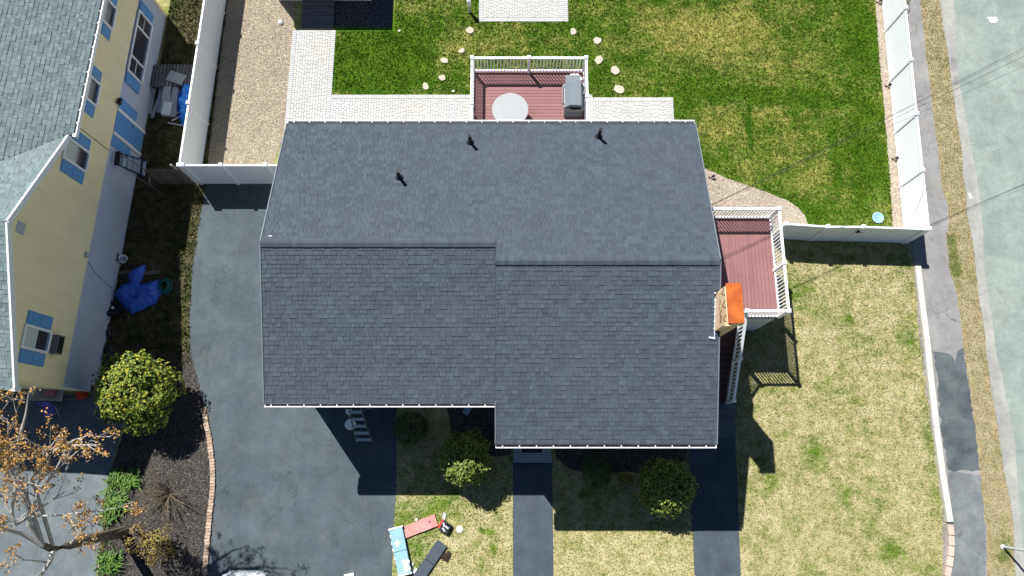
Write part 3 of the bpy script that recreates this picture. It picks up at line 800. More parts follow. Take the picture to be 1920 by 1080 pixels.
rail_run(deck, (BX0, BY1), (BX1, BY1), DZ, 34, (.5,))
rail_run(deck, (BX0, BY0), (BX0, BY1), DZ, 26, (.47,), ends=(True, False)); rail_run(deck, (BX1, BY0), (BX1, BY1), DZ, 26, (.55,), ends=(True, False))

sd = thing('side_deck', 'red brown side deck with white railing and dark stairs running down to the walkway', 'deck', (8.3, 6.5, 0))
SX0, SX1, SY0, SY1 = 6.56, 9.95, 5.33, 9.22
n = 24; bw = (SX1 + .05 - SX0) / n
for i in range(n):
    x = SX0 + bw * (i + .5); ya = SY0 - .04 if x > 7.1 else CH[3] + .03
    bo = MB().box((x, (ya + SY1 + .05) / 2, DZ - .015), (bw - .012, SY1 + .05 - ya, .03)).build('deck_board', M_DECK, sd)
m2 = MB()
for y in (SY0 + .02, SY1): MB().box((8.55, y, DZ - .15), (2.8, .04, .24)).build('deck_joist', M_WOODB, sd)
rail_run(sd, (SX0 + .05, SY1), (SX1, SY1), DZ, 27, (.22,)); rail_run(sd, (SX1, SY1), (SX1, SY0), DZ, 29, (.54,), ends=(False, True)); rail_run(sd, (SX1, SY0), (8.44, SY0), DZ, 12, (), ends=(False, True))
# enclosure below the deck
m2 = MB()
for i in range(5): m2.box((8.44 + .3 * (i + .5), SY0 + .0, (DZ - .28) / 2), (.296, .04, DZ - .28))
m2.build('skirt_panel', M_SIDING, sd)
m2 = MB()
for i in range(13): m2.box((SX1, SY0 + .04 + .295 * (i + .5), (DZ - .28) / 2), (.04, .29, DZ - .28))
m2.build('skirt_panel', M_SIDING, sd)
# stairs
NR = 13; YS0, YS1 = SY0 - .06, 2.38; ru = (YS0 - YS1) / NR; ri = DZ / (NR + 1)
tm = mesh_of(MB().box((0, 0, 0), (1.42, ru + .02, .035)), M_STEP, 'stair_tread')
for i in range(NR): inst('stair_tread', tm, sd, (7.77, YS0 - ru * (i + .5), DZ - ri * (i + 1) - .017))
m2 = MB()
for x in (7.06, 8.47): m2.bar((x, YS0 + .05, DZ - .2), (x, YS1, ri - .12), .05, .28)
m2.build('stringer', M_STEP, sd)
rail_run(sd, (8.5, YS0), (8.58, YS1 - .02), DZ - ri * .6, 22, (.5,), drop=DZ - ri * 1.4, h=.98, ends=(False, True))


# ------------------------------------------------------------------ things on the back deck
t = thing('round_table', 'round frosted glass patio table on the red brown back deck', 'table', (-.07, 13.45, DZ))
MB().lathe((-.07, 13.45, DZ + .70), ((.70, 0), (.71, .012), (.71, .022), (.70, .03)), 40).build('tabletop', M_TABLE, t, smooth=False)
m2 = MB().lathe((-.07, 13.45, DZ + .731), ((.025, 0), (.02, .012)), 10); m2.build('umbrella_hole_cap', M_STEEL, t)
for k in range(4):
    an = math.pi / 4 + k * math.pi / 2; d = Vector((math.cos(an), math.sin(an), 0)); b0 = Vector((-.07, 13.45, DZ))
    MB().tube([b0 + d * .62, b0 + d * .5 + Vector((0, 0, .35)), b0 + d * .56 + Vector((0, 0, .70))], .022, 6).build('leg', M_WHITE, t)
g = thing('grill', 'slate grey covered gas grill against the right rail of the back deck', 'grill', (2.43, 14.05, DZ))
m2 = MB(); pr = [(-.36, .0), (.36, .0), (.36, .78), (.26, .98), (-.18, 1.0), (-.36, .80)]
vs = [(2.43 + x, 13.50, DZ + z) for x, z in pr] + [(2.43 + x, 14.52, DZ + z) for x, z in pr]; q = len(pr)
m2.add(vs, [tuple(range(q)), tuple(range(2 * q - 1, q - 1, -1))] + [(i, q + i, q + (i + 1) % q, (i + 1) % q) for i in range(q)]); m2.build('grill_body', M_GRILL, g)
MB().box((2.40, 14.70, DZ + .84), (.6, .33, .03)).build('side_shelf', M_GRILL, g)
MB().box((2.40, 13.38, DZ + .80), (.6, .2, .03)).build('side_shelf', M_BLACK, g)
m2 = MB(); m2.box((2.045, 14.0, DZ + .78), (.06, .98, .09)); m2.build('control_panel', M_STEEL, g)
km = mesh_of(MB().lathe((0, 0, 0), ((.035, 0), (.03, .04)), 10, Matrix.Rotation(-math.pi / 2, 3, 'Y')), M_BLACK, 'knob')
for i in range(4): inst('knob', km, g, (2.012, 13.65 + i * .23, DZ + .78))
MB().tube([(2.03, 13.6, DZ + .9), (1.98, 13.7, DZ + .92), (1.98, 14.35, DZ + .92), (2.03, 14.45, DZ + .9)], .014, 6).build('lid_handle', M_STEEL, g)
for x, y in ((2.13, 13.58), (2.73, 13.58), (2.13, 14.6), (2.73, 14.6)): MB().box((x, y, DZ + .3), (.05, .05, .6)).build('leg', M_BLACK, g)
SP_ = P(1077.5, 149, DZ + .5)
s = thing('side_stool', 'small round white slatted side table in the far corner of the back deck', 'side table', (SP_.x, SP_.y, DZ))
for i in range(5):
    x = -.22 + i * .11; hl = math.sqrt(.28 ** 2 - x * x) if abs(x) < .28 else .05
    rot = Matrix.Rotation(.6, 3, 'Z'); c0 = Vector((SP_.x, SP_.y, DZ + .5))
    MB().box(c0 + rot @ Vector((x, 0, 0)), (.085, 2 * hl, .025), rot).build('slat', M_WHITE, s)
MB().lathe((SP_.x, SP_.y, DZ + .465), ((.27, 0), (.285, 0), (.285, .03), (.27, .03)), 24).build('rim', M_BLACK, s)
for k in range(3):
    an = k * 2.09; MB().tube([Vector((SP_.x + .24 * math.cos(an), SP_.y + .24 * math.sin(an), DZ)), Vector((SP_.x + .16 * math.cos(an), SP_.y + .16 * math.sin(an), DZ + .47))], .016, 6).build('leg', M_BLACK, s)


# ------------------------------------------------------------------ white vinyl fences
def fence(label, pts, h, group='white vinyl fences around the back yard', posts=None, gate=None):
    pts = [Vector((p[0], p[1], 0)) for p in pts]
    f = thing('white_fence', label, 'fence', pts[0].lerp(pts[-1], .5), group)
    for i, p in enumerate(pts):
        po = MB().box(p + Vector((0, 0, h / 2)), (.13, .13, h)).build('post', M_WHITE, f)
        MB().lathe(p + Vector((0, 0, h)), ((.115, 0), (.115, .03), (.05, .07), (.01, .085)), 4, Matrix.Rotation(math.pi / 4, 3, 'Z')).build('post_cap', M_WHITE, po)
    for i in range(len(pts) - 1):
        a, b = pts[i], pts[i + 1]; d = (b - a).normalized(); a, b = a + d * .066, b - d * .066
        up = Vector((0, 0, 1))
        MB().bar(a + up * (h - .09), b + up * (h - .09), .07, .12).build('top_rail', M_WHITE, f)
        MB().bar(a + up * .12, b + up * .12, .07, .14).build('bottom_rail', M_WHITE, f)
        m2 = MB(); n = int((b - a).length / .29); L = (b - a).length / n
        for k in range(n): m2.bar(a + d * (L * k + .001) + up * (h / 2 + .02), a + d * (L * (k + 1) - .001) + up * (h / 2 + .02), .04, h - .34)
        m2.build('panel', M_WHITE, f)
    return f


ea, eb = P(1704.8, 56, 1.88), P(1744, 428, 1.88); ed = (ea - eb) / 3.55
ex = [eb + ed * k for k in range(6)][::-1]
fence('long white vinyl fence running beside the sidewalk and road', [(p.x, p.y) for p in ex], 1.83)
gx = eb
GF = px([(1475, 419), (1553, 424), (1620, 424.5)], 1.85)
fence('white vinyl fence and gate between the side deck and the sidewalk corner', [(p.x, p.y) for p in GF] + [(gx.x - .14, gx.y)], 1.83)
m2 = MB(); p = P(1609, 435, 1.4); yy = (GF[2].y) - .09; m2.box((GF[2].x - .05, yy, 1.42), (.09, .06, .16)); m2.box((GF[2].x + .05, yy - .03, 1.46), (.16, .02, .03)); tag(m2.build('gate_latch', M_BLACK, loc=(GF[2].x, yy, 1.42)), 'black gate latch on the white fence near the sidewalk corner', 'latch')
na, nb_ = P(382, 0, 2.0), P(335, 309, 2.0); nd_ = (na - nb_) / 2.75
NF = [nb_ + nd_ * k for k in range(5)][::-1]
fence('tall white vinyl fence running between the gravel bed and the yellow house', [(p.x, p.y) for p in NF], 2.0)
NG = px([(413, 311), (497, 310)], 2.0); p = NF[-1]
fence('short white vinyl fence at the head of the driveway', [(p.x + .14, p.y)] + [(q.x, p.y - .0) for q in NG] + [(WXL - .1, p.y)], 2.0)

# old picket fence going on to the yellow house
pf = thing('picket_fence', 'low dark old wooden picket fence in the shade beside the yellow house', 'fence', (-14.6, p.y - .1, 0))
pm = MB(); pm.prism([(0, 0), (.09, 0), (.09, .02), (0, .02)], 0, 1.0)
pk = MB(); pk.add([(0, 0, 0), (.1, 0, 0), (.1, 0, 1.55), (.05, 0, 1.65), (0, 0, 1.55), (0, .02, 0), (.1, .02, 0), (.1, .02, 1.55), (.05, .02, 1.65), (0, .02, 1.55)], [(0, 1, 2, 3, 4), (9, 8, 7, 6, 5), (0, 5, 6, 1), (1, 6, 7, 2), (2, 7, 8, 3), (3, 8, 9, 4), (4, 9, 5, 0)])
pkm = mesh_of(pk, M_WOODB, 'picket'); px0 = NF[-1].x - .2
for i in range(12): inst('picket', pkm, pf, (px0 - .05 - i * .125, p.y - .05, .02))
for z in (.4, 1.25): MB().box((px0 - .75, p.y - .01, z), (1.6, .04, .09)).build('rail', M_WOODB, pf)
tag(MB().tube([(px0 - .25, p.y + .12, 0), (px0 - .25, p.y + .12, 1.75)], .05, 8).build('wooden_post', M_WOODG, loc=(px0 - .25, p.y + .12, 0)), 'pale rough post standing beside the white fence corner', 'post')

# ------------------------------------------------------------------ the yellow house
NO = Vector((-15.986, 19.220, 0)); DS = Vector((-.0456, -.99896, 0)); OUT = Vector((.99896, -.0456, 0))
yh = thing('yellow_house', 'yellow sided house with blue shutters and a grey green shingle roof', 'house', NO + DS * 8 - OUT * 3)


def Y(s, z, off=0): return NO + DS * s + OUT * off + Vector((0, 0, z))


RW = Matrix((DS, OUT, Vector((0, 0, 1)))).transposed()       # local x along wall, y outward


def wbox(mb, s0, s1, z0, z1, o0, o1): mb.box(Y((s0 + s1) / 2, (z0 + z1) / 2, (o0 + o1) / 2), (s1 - s0, o1 - o0, z1 - z0), RW); return mb


S0, S1, ZS, ZE = -.83, 16.45, 2.3, 5.0
SP, ZP = 11.6, 6.85
wbox(MB(), S0, S1, 0, ZS, -.2, 0).build('lower_wall', M_GREYWALL, yh)
# upper siding as lapped courses on the long wall, then the plain gable
m2 = MB(); nc = 26
for i in range(nc):
    z0 = ZS + i * (ZE - .14 - ZS) / nc; z1 = ZS + (i + 1) * (ZE - .14 - ZS) / nc
    m2.add([Y(S0, z0, .042), Y(6.95, z0, .042), Y(6.95, z1, .026), Y(S0, z1, .026), Y(S0, z0, -.15), Y(6.95, z0, -.15), Y(6.95, z1, -.15), Y(S0, z1, -.15)], [(0, 1, 2, 3), (0, 4, 5, 1), (1, 5, 6, 2), (3, 2, 6, 7), (4, 0, 3, 7)])
m2.build('clapboard_siding', M_YELLOW, yh)
m2 = MB(); q = [(6.96, ZS), (S1, ZS), (S1, ZE - .06), (SP, 6.86), (7.55, ZE - .14), (6.96, ZE - .14)]; nq = len(q)
m2.add([Y(s_, z_, .03) for s_, z_ in q] + [Y(s_, z_, -.15) for s_, z_ in q], [tuple(range(nq)), tuple(range(2 * nq - 1, nq - 1, -1))] + [(i, (i + 1) % nq, nq + (i + 1) % nq, nq + i)[::-1] for i in range(nq)]); m2.build('gable_wall', M_YELLOW, yh)
wbox(MB(), 6.94, 6.97, ZS, ZE, .03, .045).build('siding_seam', M_WOODG, yh)
for s_ in (S0, S1):
    m2 = MB(); dd = -OUT * 8; a0 = NO + DS * (s_ + (.1 if s_ < 0 else -.1)) - OUT * .2
    m2.bar(a0 + Vector((0, 0, ZE / 2)), a0 + dd + Vector((0, 0, ZE / 2)), .2, ZE); m2.build('end_wall', M_YELLOW, yh)
wbox(MB(), S0 - .04, S0 + .1, 0, ZE - .1, .036, .06).build('corner_trim', M_YELLOW, yh)


def ywin(s0, s1, z0, z1, split='h', shut=.46, blind=True, shsides=(1, 1), mull=()):
    fr = MB(); o = .035
    wbox(fr, s0 - .07, s0 + .02, z0 - .07, z1 + .07, o, o + .06); wbox(fr, s1 - .02, s1 + .07, z0 - .07, z1 + .07, o, o + .06)
    wbox(fr, s0 + .02, s1 - .02, z1 - .02, z1 + .07, o, o + .057); wbox(fr, s0 + .02, s1 - .02, z0 - .09, z0 + .02, o, o + .09)
    for m_ in mull: wbox(fr, m_ - .04, m_ + .04, z0 + .02, z1 - .02, o, o + .05)
    wn = fr.build('window', M_WTRIM, yh); zm = (z0 + z1) / 2
    segs = [s0 + .02] + [x for m_ in mull for x in (m_ - .04, m_ + .04)] + [s1 - .02]
    for i in range(0, len(segs), 2):
        a_, b_ = segs[i], segs[i + 1]
        if split == 'h':
            wbox(MB(), a_, b_, zm - .02, zm + .02, o, o + .035).build('sash_bar', M_WTRIM, wn)
            wbox(MB(), a_, b_, zm + .02, z1 - .02, o - .004, o + .012).build('blind' if blind else 'pane', M_BLIND if blind else M_GLASS, wn)
            wbox(MB(), a_, b_, z0 + .02, zm - .02, o - .004, o + .010).build('pane', M_GLASS, wn)
        else: wbox(MB(), a_, b_, z0 + .02, z1 - .02, o - .004, o + .012).build('pane', M_GLASS, wn)
    for sgn, on in ((-1, shsides[0]), (1, shsides[1])):
        if not on: continue
        c = (s0 - .09 - shut / 2) if sgn < 0 else (s1 + .09 + shut / 2); m_ = MB()
        wbox(m_, c - shut / 2, c + shut / 2, z0 - .06, z1 + .02, o - .004, o + .022)
        for z_a, z_b in ((z0 - .01, zm - .03), (zm + .03, z1 - .04)): wbox(m_, c - shut / 2 + .05, c + shut / 2 - .05, z_a, z_b, o + .022, o + .032)
        m_.build('shutter', M_SHUT, yh)
    return wn


ywin(1.42, 2.32, 3.72, 4.78); ywin(4.84, 5.70, 3.76, 4.82); ywin(7.65, 8.38, 3.60, 4.90); ywin(14.66, 15.36, 3.72, 4.98, blind=True)
ywin(.42, 3.2, 1.1, 2.12, split='v', blind=False, mull=(1.08, 2.5))
for sa_, sb_ in ((.5, 1.04), (2.54, 3.12)): wbox(MB(), sa_, sb_, 1.58, 1.62, .03, .055).build('window_bar', M_WTRIM, yh)
# door with blue side shutters
wbox(MB(), 5.0, 5.14, 0, 2.26, .0, .06).build('door_trim', M_WTRIM, yh); wbox(MB(), 6.06, 6.18, 0, 2.26, .0, .06).build('door_trim', M_WTRIM, yh)
dd_ = wbox(MB(), 5.14, 6.06, .08, 2.24, .0, .03); ddo = dd_.build('door', M_SHUT, yh)
wbox(MB(), 5.24, 5.5, .3, 1.0, .03, .04).build('door_panel', M_SHUT, ddo); wbox(MB(), 5.7, 5.96, .3, 1.0, .03, .04).build('door_panel', M_SHUT, ddo); MB().lathe(Y(5.28, 1.05, .06), ((.03, -.02), (.03, .02)), 8).build('handle', M_BLACK, ddo)
wbox(MB(), 4.5, 4.96, .85, 2.24, .0, .03).build('shutter', M_SHUT, yh); wbox(MB(), 6.22, 6.66, .85, 2.24, .0, .03).build('shutter', M_SHUT, yh)
m2 = MB(); wbox(m2, 4.78, 4.86, 2.28, 2.44, .03, .12); wbox(m2, 4.70, 4.80, 2.36, 2.5, .10, .22); wbox(m2, 4.86, 4.96, 2.36, 2.5, .10, .22); m2.build('wall_lamp', M_BLACK, yh)
wbox(MB(), 11.35, 11.75, 6.0, 6.4, .03, .045).build('gable_vent', M_LICHEN, yh); wbox(MB(), 11.30, 11.5, 2.42, 2.58, .03, .15).build('dryer_vent', M_LICHEN, yh)
m2 = MB(); wbox(m2, 14.7, 15.38, 3.13, 3.5, .03, .28); ac = m2.build('wall_unit', M_WOODG, yh); wbox(MB(), 14.74, 15.34, 3.17, 3.46, .28, .295).build('grille', M_BLACK, ac)
wbox(MB(), 16.2, S1 + .02, .0, .5, .0, .03).build('base_board', M_WOODB, yh)
m2 = MB(); m2.tube([Y(11.6, 2.25, .012), Y(11.9, 1.6, .012), Y(12.2, .3, .012)], .008, 5); m2.build('cable', M_WIRE, yh)
# roof: main slope falling towards the wall, gable wing with its ridge running away from the wall
UP = Vector((0, 0, 1)); KM, KN, KS = .42, .49, .386
ZV = 4.93; OH = .26; WO = .075


def slab(name, pts, n, th=.08, mat=M_UNDER_N):
    m_ = MB(); k = len(pts); m_.add(pts + [p_ - n * th for p_ in pts], [tuple(range(k)), tuple(range(2 * k - 1, k - 1, -1))] + [(i, k + i, k + (i + 1) % k, (i + 1) % k) for i in range(k)]); return m_.build(name, mat, yh)


L = 5.0
WE = 7.5
# main slope: s from -2 to valley; eave line at offset OH
slab('roof_slope', [Y(-2.5, ZV, OH), Y(WE, ZV, OH), Y(WE + KM / KN * L, ZV + KM * L, OH - L), Y(-2.5, ZV + KM * L, OH - L)], (UP + OUT * KM).normalized())
zr = ZV + .02 + KN * (SP - WE)
slab('roof_slope', [Y(WE, ZV + .02, WO), Y(SP, zr, WO), Y(SP, zr, WO - 7), Y(WE + 6.9 * KM / KN * .6, ZV + .02 + KN * 6.9 * KM / KN * .6, WO - 7)], (UP - DS * KN).normalized())
SE2 = 16.85; ZE2 = zr - KS * (SE2 - SP)
slab('roof_slope', [Y(SP, zr, WO), Y(SE2, ZE2, WO), Y(SE2, ZE2, WO - 7), Y(SP, zr, WO - 7)], (UP + DS * KS).normalized())
ns = []
hm_ = math.hypot(1, KM)
ns += shingle_slope(yh, Y(-2.5, ZV, OH), DS, (-OUT + UP * KM) / hm_, (UP + OUT * KM) / hm_, L * hm_, lambda t: (0, WE + 2.5 + t / hm_ * KM / KN), M_SHINGLE_N, None, seed=41)
hn = math.hypot(1, KN)
ns += shingle_slope(yh, Y(WE, ZV + .02, WO - .02), -OUT, (DS + UP * KN) / hn, (UP - DS * KN) / hn, (SP - WE) * hn - .05, lambda t: (0, max(.02, t / hn * KN / KM)), M_SHINGLE_N, None, seed=42)
hs = math.hypot(1, KS)
ns += shingle_slope(yh, Y(SE2, ZE2, WO - 7), OUT, (-DS + UP * KS) / hs, (UP + DS * KS) / hs, (SE2 - SP) * hs - .05, lambda t: (5, 6.98), M_SHINGLE_N, None, seed=43)
finish_shingles([q_ for q_ in ns], 300, M_SHINGLE_N, yh, 'shingle_field')
m2 = MB(); m2.bar(Y(WE + .05, ZV - .05, WO + .035), Y(SP, zr - .05, WO + .035), .07, .2); m2.bar(Y(SP, zr - .05, WO + .035), Y(SE2, ZE2 - .05, WO + .035), .07, .2); m2.build('rake_board', M_WTRIM, yh)
m2 = MB(); wbox(m2, SE2 - .12, SE2 + .03, ZE2 - .22, ZE2 + .03, WO - .1, WO + .075); m2.build('rake_return', M_WTRIM, yh)
m2 = MB(); wbox(m2, -2.5, WE, ZV - .14, ZV + .02, OH + .09, OH + .125); wbox(m2, WE - .02, WE + .1, ZV - .14, ZV + .02, OH + .0, OH + .125); yg = m2.build('gutter', M_WTRIM, yh)
wbox(MB(), -2.5, WE, ZV - .14, ZV - .12, OH - .01, OH + .09).build('gutter_floor', M_DARKTR, yg); hmx = mesh_of(MB().box((0, 0, 0), (.05, .07, .02)), M_WTRIM, 'gutter_hanger')
for i in range(19): inst('gutter_hanger', hmx, yg, Y(-2.3 + i * .52, ZV + .028, OH + .085), RW.to_4x4())
m2 = MB(); wbox(m2, -.75, WE - .1, ZV - .12, ZV - .1, .02, OH - .01); m2.build('soffit', M_WTRIM, yh)


# ------------------------------------------------------------------ stuff beside the yellow house
def crumple(name, poly, hmax, mat, label, cat, seed, z0=.012, res=.07, group=None):
    r = random.Random(seed); from mathutils import noise as nz
    A = np.array([p_[:2] for p_ in poly]); lo, hi = A.min(0), A.max(0); nx, ny = int((hi[0] - lo[0]) / res) + 2, int((hi[1] - lo[1]) / res) + 2
    X, Yg = np.meshgrid(lo[0] + np.arange(nx) * res, lo[1] + np.arange(ny) * res, indexing='ij'); k = pip(poly, X.ravel(), Yg.ravel()).reshape(nx, ny)
    d = np.full((nx, ny), 9.)
    for i in range(len(A)):
        a_, b_ = A[i], A[(i + 1) % len(A)]; ab = b_ - a_; tt = np.clip(((X - a_[0]) * ab[0] + (Yg - a_[1]) * ab[1]) / (ab @ ab + 1e-9), 0, 1)
        d = np.minimum(d, np.hypot(X - a_[0] - tt * ab[0], Yg - a_[1] - tt * ab[1]))
    m_ = MB(); idx = {}
    for i in range(nx):
        for j in range(ny):
            if not k[i, j]: continue
            x, y = X[i, j], Yg[i, j]; q_ = 1 - abs(nz.noise(Vector((x * 1.6 + seed, y * 1.6, 0)))) * 1.5; q2 = 1 - abs(nz.noise(Vector((x * 4 + seed, y * 4, 3)))) * 2
            idx[(i, j)] = len(m_.v); m_.v.append(Vector((x + r.uniform(-.02, .02), y + r.uniform(-.02, .02), z0 + hmax * min(1, d[i, j] / .35) * (.35 + .5 * q_ + .25 * q2))))
    for (i, j), v in list(idx.items()):
        if (i + 1, j) in idx and (i, j + 1) in idx and (i + 1, j + 1) in idx: m_.f.append((v, idx[(i + 1, j)], idx[(i + 1, j + 1)], idx[(i, j + 1)]))
    nb_ = len(m_.v); fs = list(m_.f); m_.v += [Vector((v.x, v.y, z0 - .006)) for v in m_.v]; m_.f += [tuple(q_ + nb_ for q_ in f)[::-1] for f in fs]
    cnt = {}
    for f in fs:
        for e in range(4): cnt.setdefault(frozenset((f[e], f[(e + 1) % 4])), []).append((f[e], f[(e + 1) % 4]))
    for e in cnt.values():
        if len(e) == 1: m_.f.append((e[0][1], e[0][0], e[0][0] + nb_, e[0][1] + nb_))
    c_ = A.mean(0); o_ = m_.build(name, mat, loc=(c_[0], c_[1], 0), smooth=False); return tag(o_, label, cat, group)


crumple('tarp', [p_[:2] for p_ in px([(238, 509), (262, 498), (275, 493), (277, 507), (267, 532), (300, 522), (306, 549), (295, 570), (270, 583), (248, 592), (226, 570), (214, 556), (224, 535), (241, 530)])], .42, M_TARP, 'crumpled blue tarp heaped on the grass beside the yellow house', 'tarp', 3)
crumple('tarp', [p_[:2] for p_ in px([(352, 160), (368, 140), (366, 225), (340, 240), (332, 215), (331, 180)])], .7, M_TARP2, 'bright blue tarp tucked against the white fence behind the stacked boards', 'tarp', 5)
p = P(312, 537); m2 = MB()
for k in range(7):
    r_ = .28 - .02 * k; m2.tube([p + Vector((r_ * math.cos(a_ * .4) * (1 + .1 * math.sin(k)), r_ * math.sin(a_ * .4) * 1.3, .03 + .03 * k + .02 * math.sin(a_))) for a_ in range(17)], .014, 5)
tag(m2.build('hose_coil', M_HOSE, loc=p), 'teal green coil of hose or netting at the right end of the blue tarp', 'hose')
for (q_, lab) in (((284, 512), 'short weathered board lying across the grass behind the blue tarp'), ((232, 512), 'dark board end showing between the blue tarp and the grey wall')):
    p = P(*q_); tag(MB().box(p + Vector((0, 0, .05)), (.75, .16, .08), Matrix.Rotation(.1, 3, 'Z')).build('old_board', M_WOODB, loc=p), lab, 'board')
p = P(231, 489); b = thing('bucket', 'white plastic bucket tipped over beside the grey wall', 'bucket', p); R_ = Matrix.Rotation(.5, 3, 'Y')
MB().lathe(p + Vector((0, 0, .03)), ((.13, 0), (.16, .36), (.165, .37), (.15, .37), (.12, .03)), 18, R_).build('bucket_body', M_WHITE, b); MB().tube([p + R_ @ Vector((.17 * math.cos(t_), .17 * math.sin(t_), .36 + .0)) for t_ in np.linspace(0, 3.14, 9)], .008, 5).build('bucket_handle', M_STEEL, b)
p = P(219, 486); tag(MB().lathe(p, ((.2, 0), (.26, .4), (.28, .42), (.24, .42), (.2, .1)), 18).build('plant_pot', M_GRILL, loc=p), 'dark grey round tub standing behind the white bucket', 'tub')
p = P(214, 580); ty = thing('tyre', 'black tyre with a pale hub leaning near the blue tarp', 'tyre', p); R_ = Matrix.Rotation(.35, 3, 'Y') @ Matrix.Rotation(-.3, 3, 'X')
MB().lathe(p + Vector((0, 0, .16)), ((.17, .0), (.22, -.1), (.30, -.11), (.34, -.06), (.345, .04), (.30, .11), (.22, .1), (.17, .02)), 24, R_).build('tread', M_RUBBERT, ty); MB().lathe(p + Vector((0, 0, .16)), ((.165, -.02), (.165, .03), (.07, .05)), 16, R_).build('wheel', M_BLACK, ty); MB().lathe(p + R_ @ Vector((.03, 0, .06)) + Vector((0, 0, .16)), ((.06, -.02), (.05, .03)), 10, R_).build('hub', M_WHITE, ty)
crumple('rubbish_bag', [p_[:2] for p_ in px([(198, 604), (212, 606), (215, 630), (205, 640), (197, 625)])], .5, M_BLACK, 'black rubbish bag against the grey wall below the tyre', 'bag', 8)
crumple('rubbish_bag', [p_[:2] for p_ in px([(196, 642), (214, 645), (218, 668), (202, 690), (192, 670)])], .5, M_BLACK, 'long black rubbish bag against the grey wall nearest the big bush', 'bag', 9)
# stacked panels and boards beside the left fence
p = P(330, 150); pal = thing('pallet', 'weathered grey slatted pallet lying behind the stacked white boards', 'pallet', p)
for i in range(13): MB().box(p + Vector((-.85 + i * .145, .05, .30)), (.1, 1.1, .025), Matrix.Rotation(-.03, 3, 'Z')).build('slat', M_WOODG, pal)
for y_ in (-.45, .05, .5): MB().box(p + Vector((.0, y_, .24)), (1.9, .09, .09)).build('bearer', M_WOODB, pal)
for x_ in (-.8, 0, .8):
    MB().box(p + Vector((x_, .05, .10)), (.12, 1.05, .19)).build('block', M_WOODB, pal)
BD = [((287, 186), 1.5, .16, .06, -.05, .05, 'grey board lying nearest the house wall in the pile of boards'), ((297, 190), 1.7, .14, .06, -.2, .06, 'thin slanting grey board in the left half of the board pile'), ((303, 182), 1.4, .18, .08, .05, .05, 'narrow dark grey board beside the white stack'),
      ((318, 186), 1.75, .34, .30, -.03, .0, 'tall stack of pale panels in the middle of the board pile'), ((331, 188), 1.6, .3, .24, .05, .0, 'right hand stack of pale panels next to the blue tarp')]
for q_, L_, w_, h_, an, zo, lab in BD:
    p = P(*q_); st = thing('panel_stack' if h_ > .1 else 'board', lab, 'boards' if h_ > .1 else 'board', p, 'boards stacked beside the left white fence'); nn_ = max(1, int(h_ / .06))
    for k in range(nn_): MB().box(p + Vector((random.uniform(-.03, .03), random.uniform(-.08, .08), .03 + h_ / nn_ * (k + .5) - .02 + 0)), (w_ * random.uniform(.9, 1.05), L_ * random.uniform(.9, 1.05), h_ / nn_ - .008), Matrix.Rotation(an + random.uniform(-.04, .04), 3, 'Z')).build('panel' if nn_ > 1 else 'plank', M_LICHEN, st)
p = P(312, 200, .3); tag(MB().box(P(313, 203, .36), (.36, .62, .05), Matrix.Rotation(-.1, 3, 'Z')).build('loose_panel', M_WHITE, loc=(p.x, p.y, .3)), 'short white panel lying on top of the tall pale stack', 'panel')
p = P(336, 153); tag(MB().box(p + Vector((0, 0, .34)), (.75, .5, .05), Matrix.Rotation(-.35, 3, 'Z')).build('sheet_board', M_LICHEN, loc=p), 'broad pale grey sheet lying across the pallet slats', 'sheet')
for i, (q1, q2, lab) in enumerate((((325, 216), (350, 204), 'upper pale cream strip lying across the foot of the board pile'), ((322, 226), (352, 212), 'lower pale cream strip lying across the foot of the board pile'), ((315, 230), (345, 236), 'grey batten at the bottom end of the board pile'))):
    a_, b_ = P(*q1, .25), P(*q2, .32); m2 = MB(); m2.bar(a_, b_, .06, .03); tag(m2.build('strip', M_LICHEN if i == 2 else M_CONC, loc=((a_ + b_) / 2)), lab, 'strip')


def stepladder(label, top, feet, back, wid, mat, tm_, n=5):
    """top centre, centre between the front feet, centre between the back feet, half width vector"""
    l_ = thing('stepladder', label, 'ladder', ((Vector(feet) + Vector(back)) / 2)); top, feet, back, wid = map(Vector, (top, feet, back, wid))
    for sg in (-1, 1):
        MB().bar(feet + wid * sg * 1.15, top + wid * sg * .8, .03, .075).build('rail', mat, l_); MB().bar(back + wid * sg, top + wid * sg * .7, .03, .05).build('back_leg', M_WOODG, l_)
    for i in range(n):
        t_ = (i + .6) / (n + .4); c_ = feet.lerp(top, t_); MB().bar(c_ - wid * (1.13 - .33 * t_), c_ + wid * (1.13 - .33 * t_), .11, .03).build('tread', tm_, l_)
    MB().bar(top - wid * .95, top + wid * .95, .2, .07).build('top_cap', M_BLACK, l_)
    c_ = feet.lerp(back, .0) * 1; m_ = MB(); m_.bar(back.lerp(top, .3) - wid * .9, back.lerp(top, .3) + wid * .9, .04, .03); m_.build('brace', M_WOODG, l_); return l_


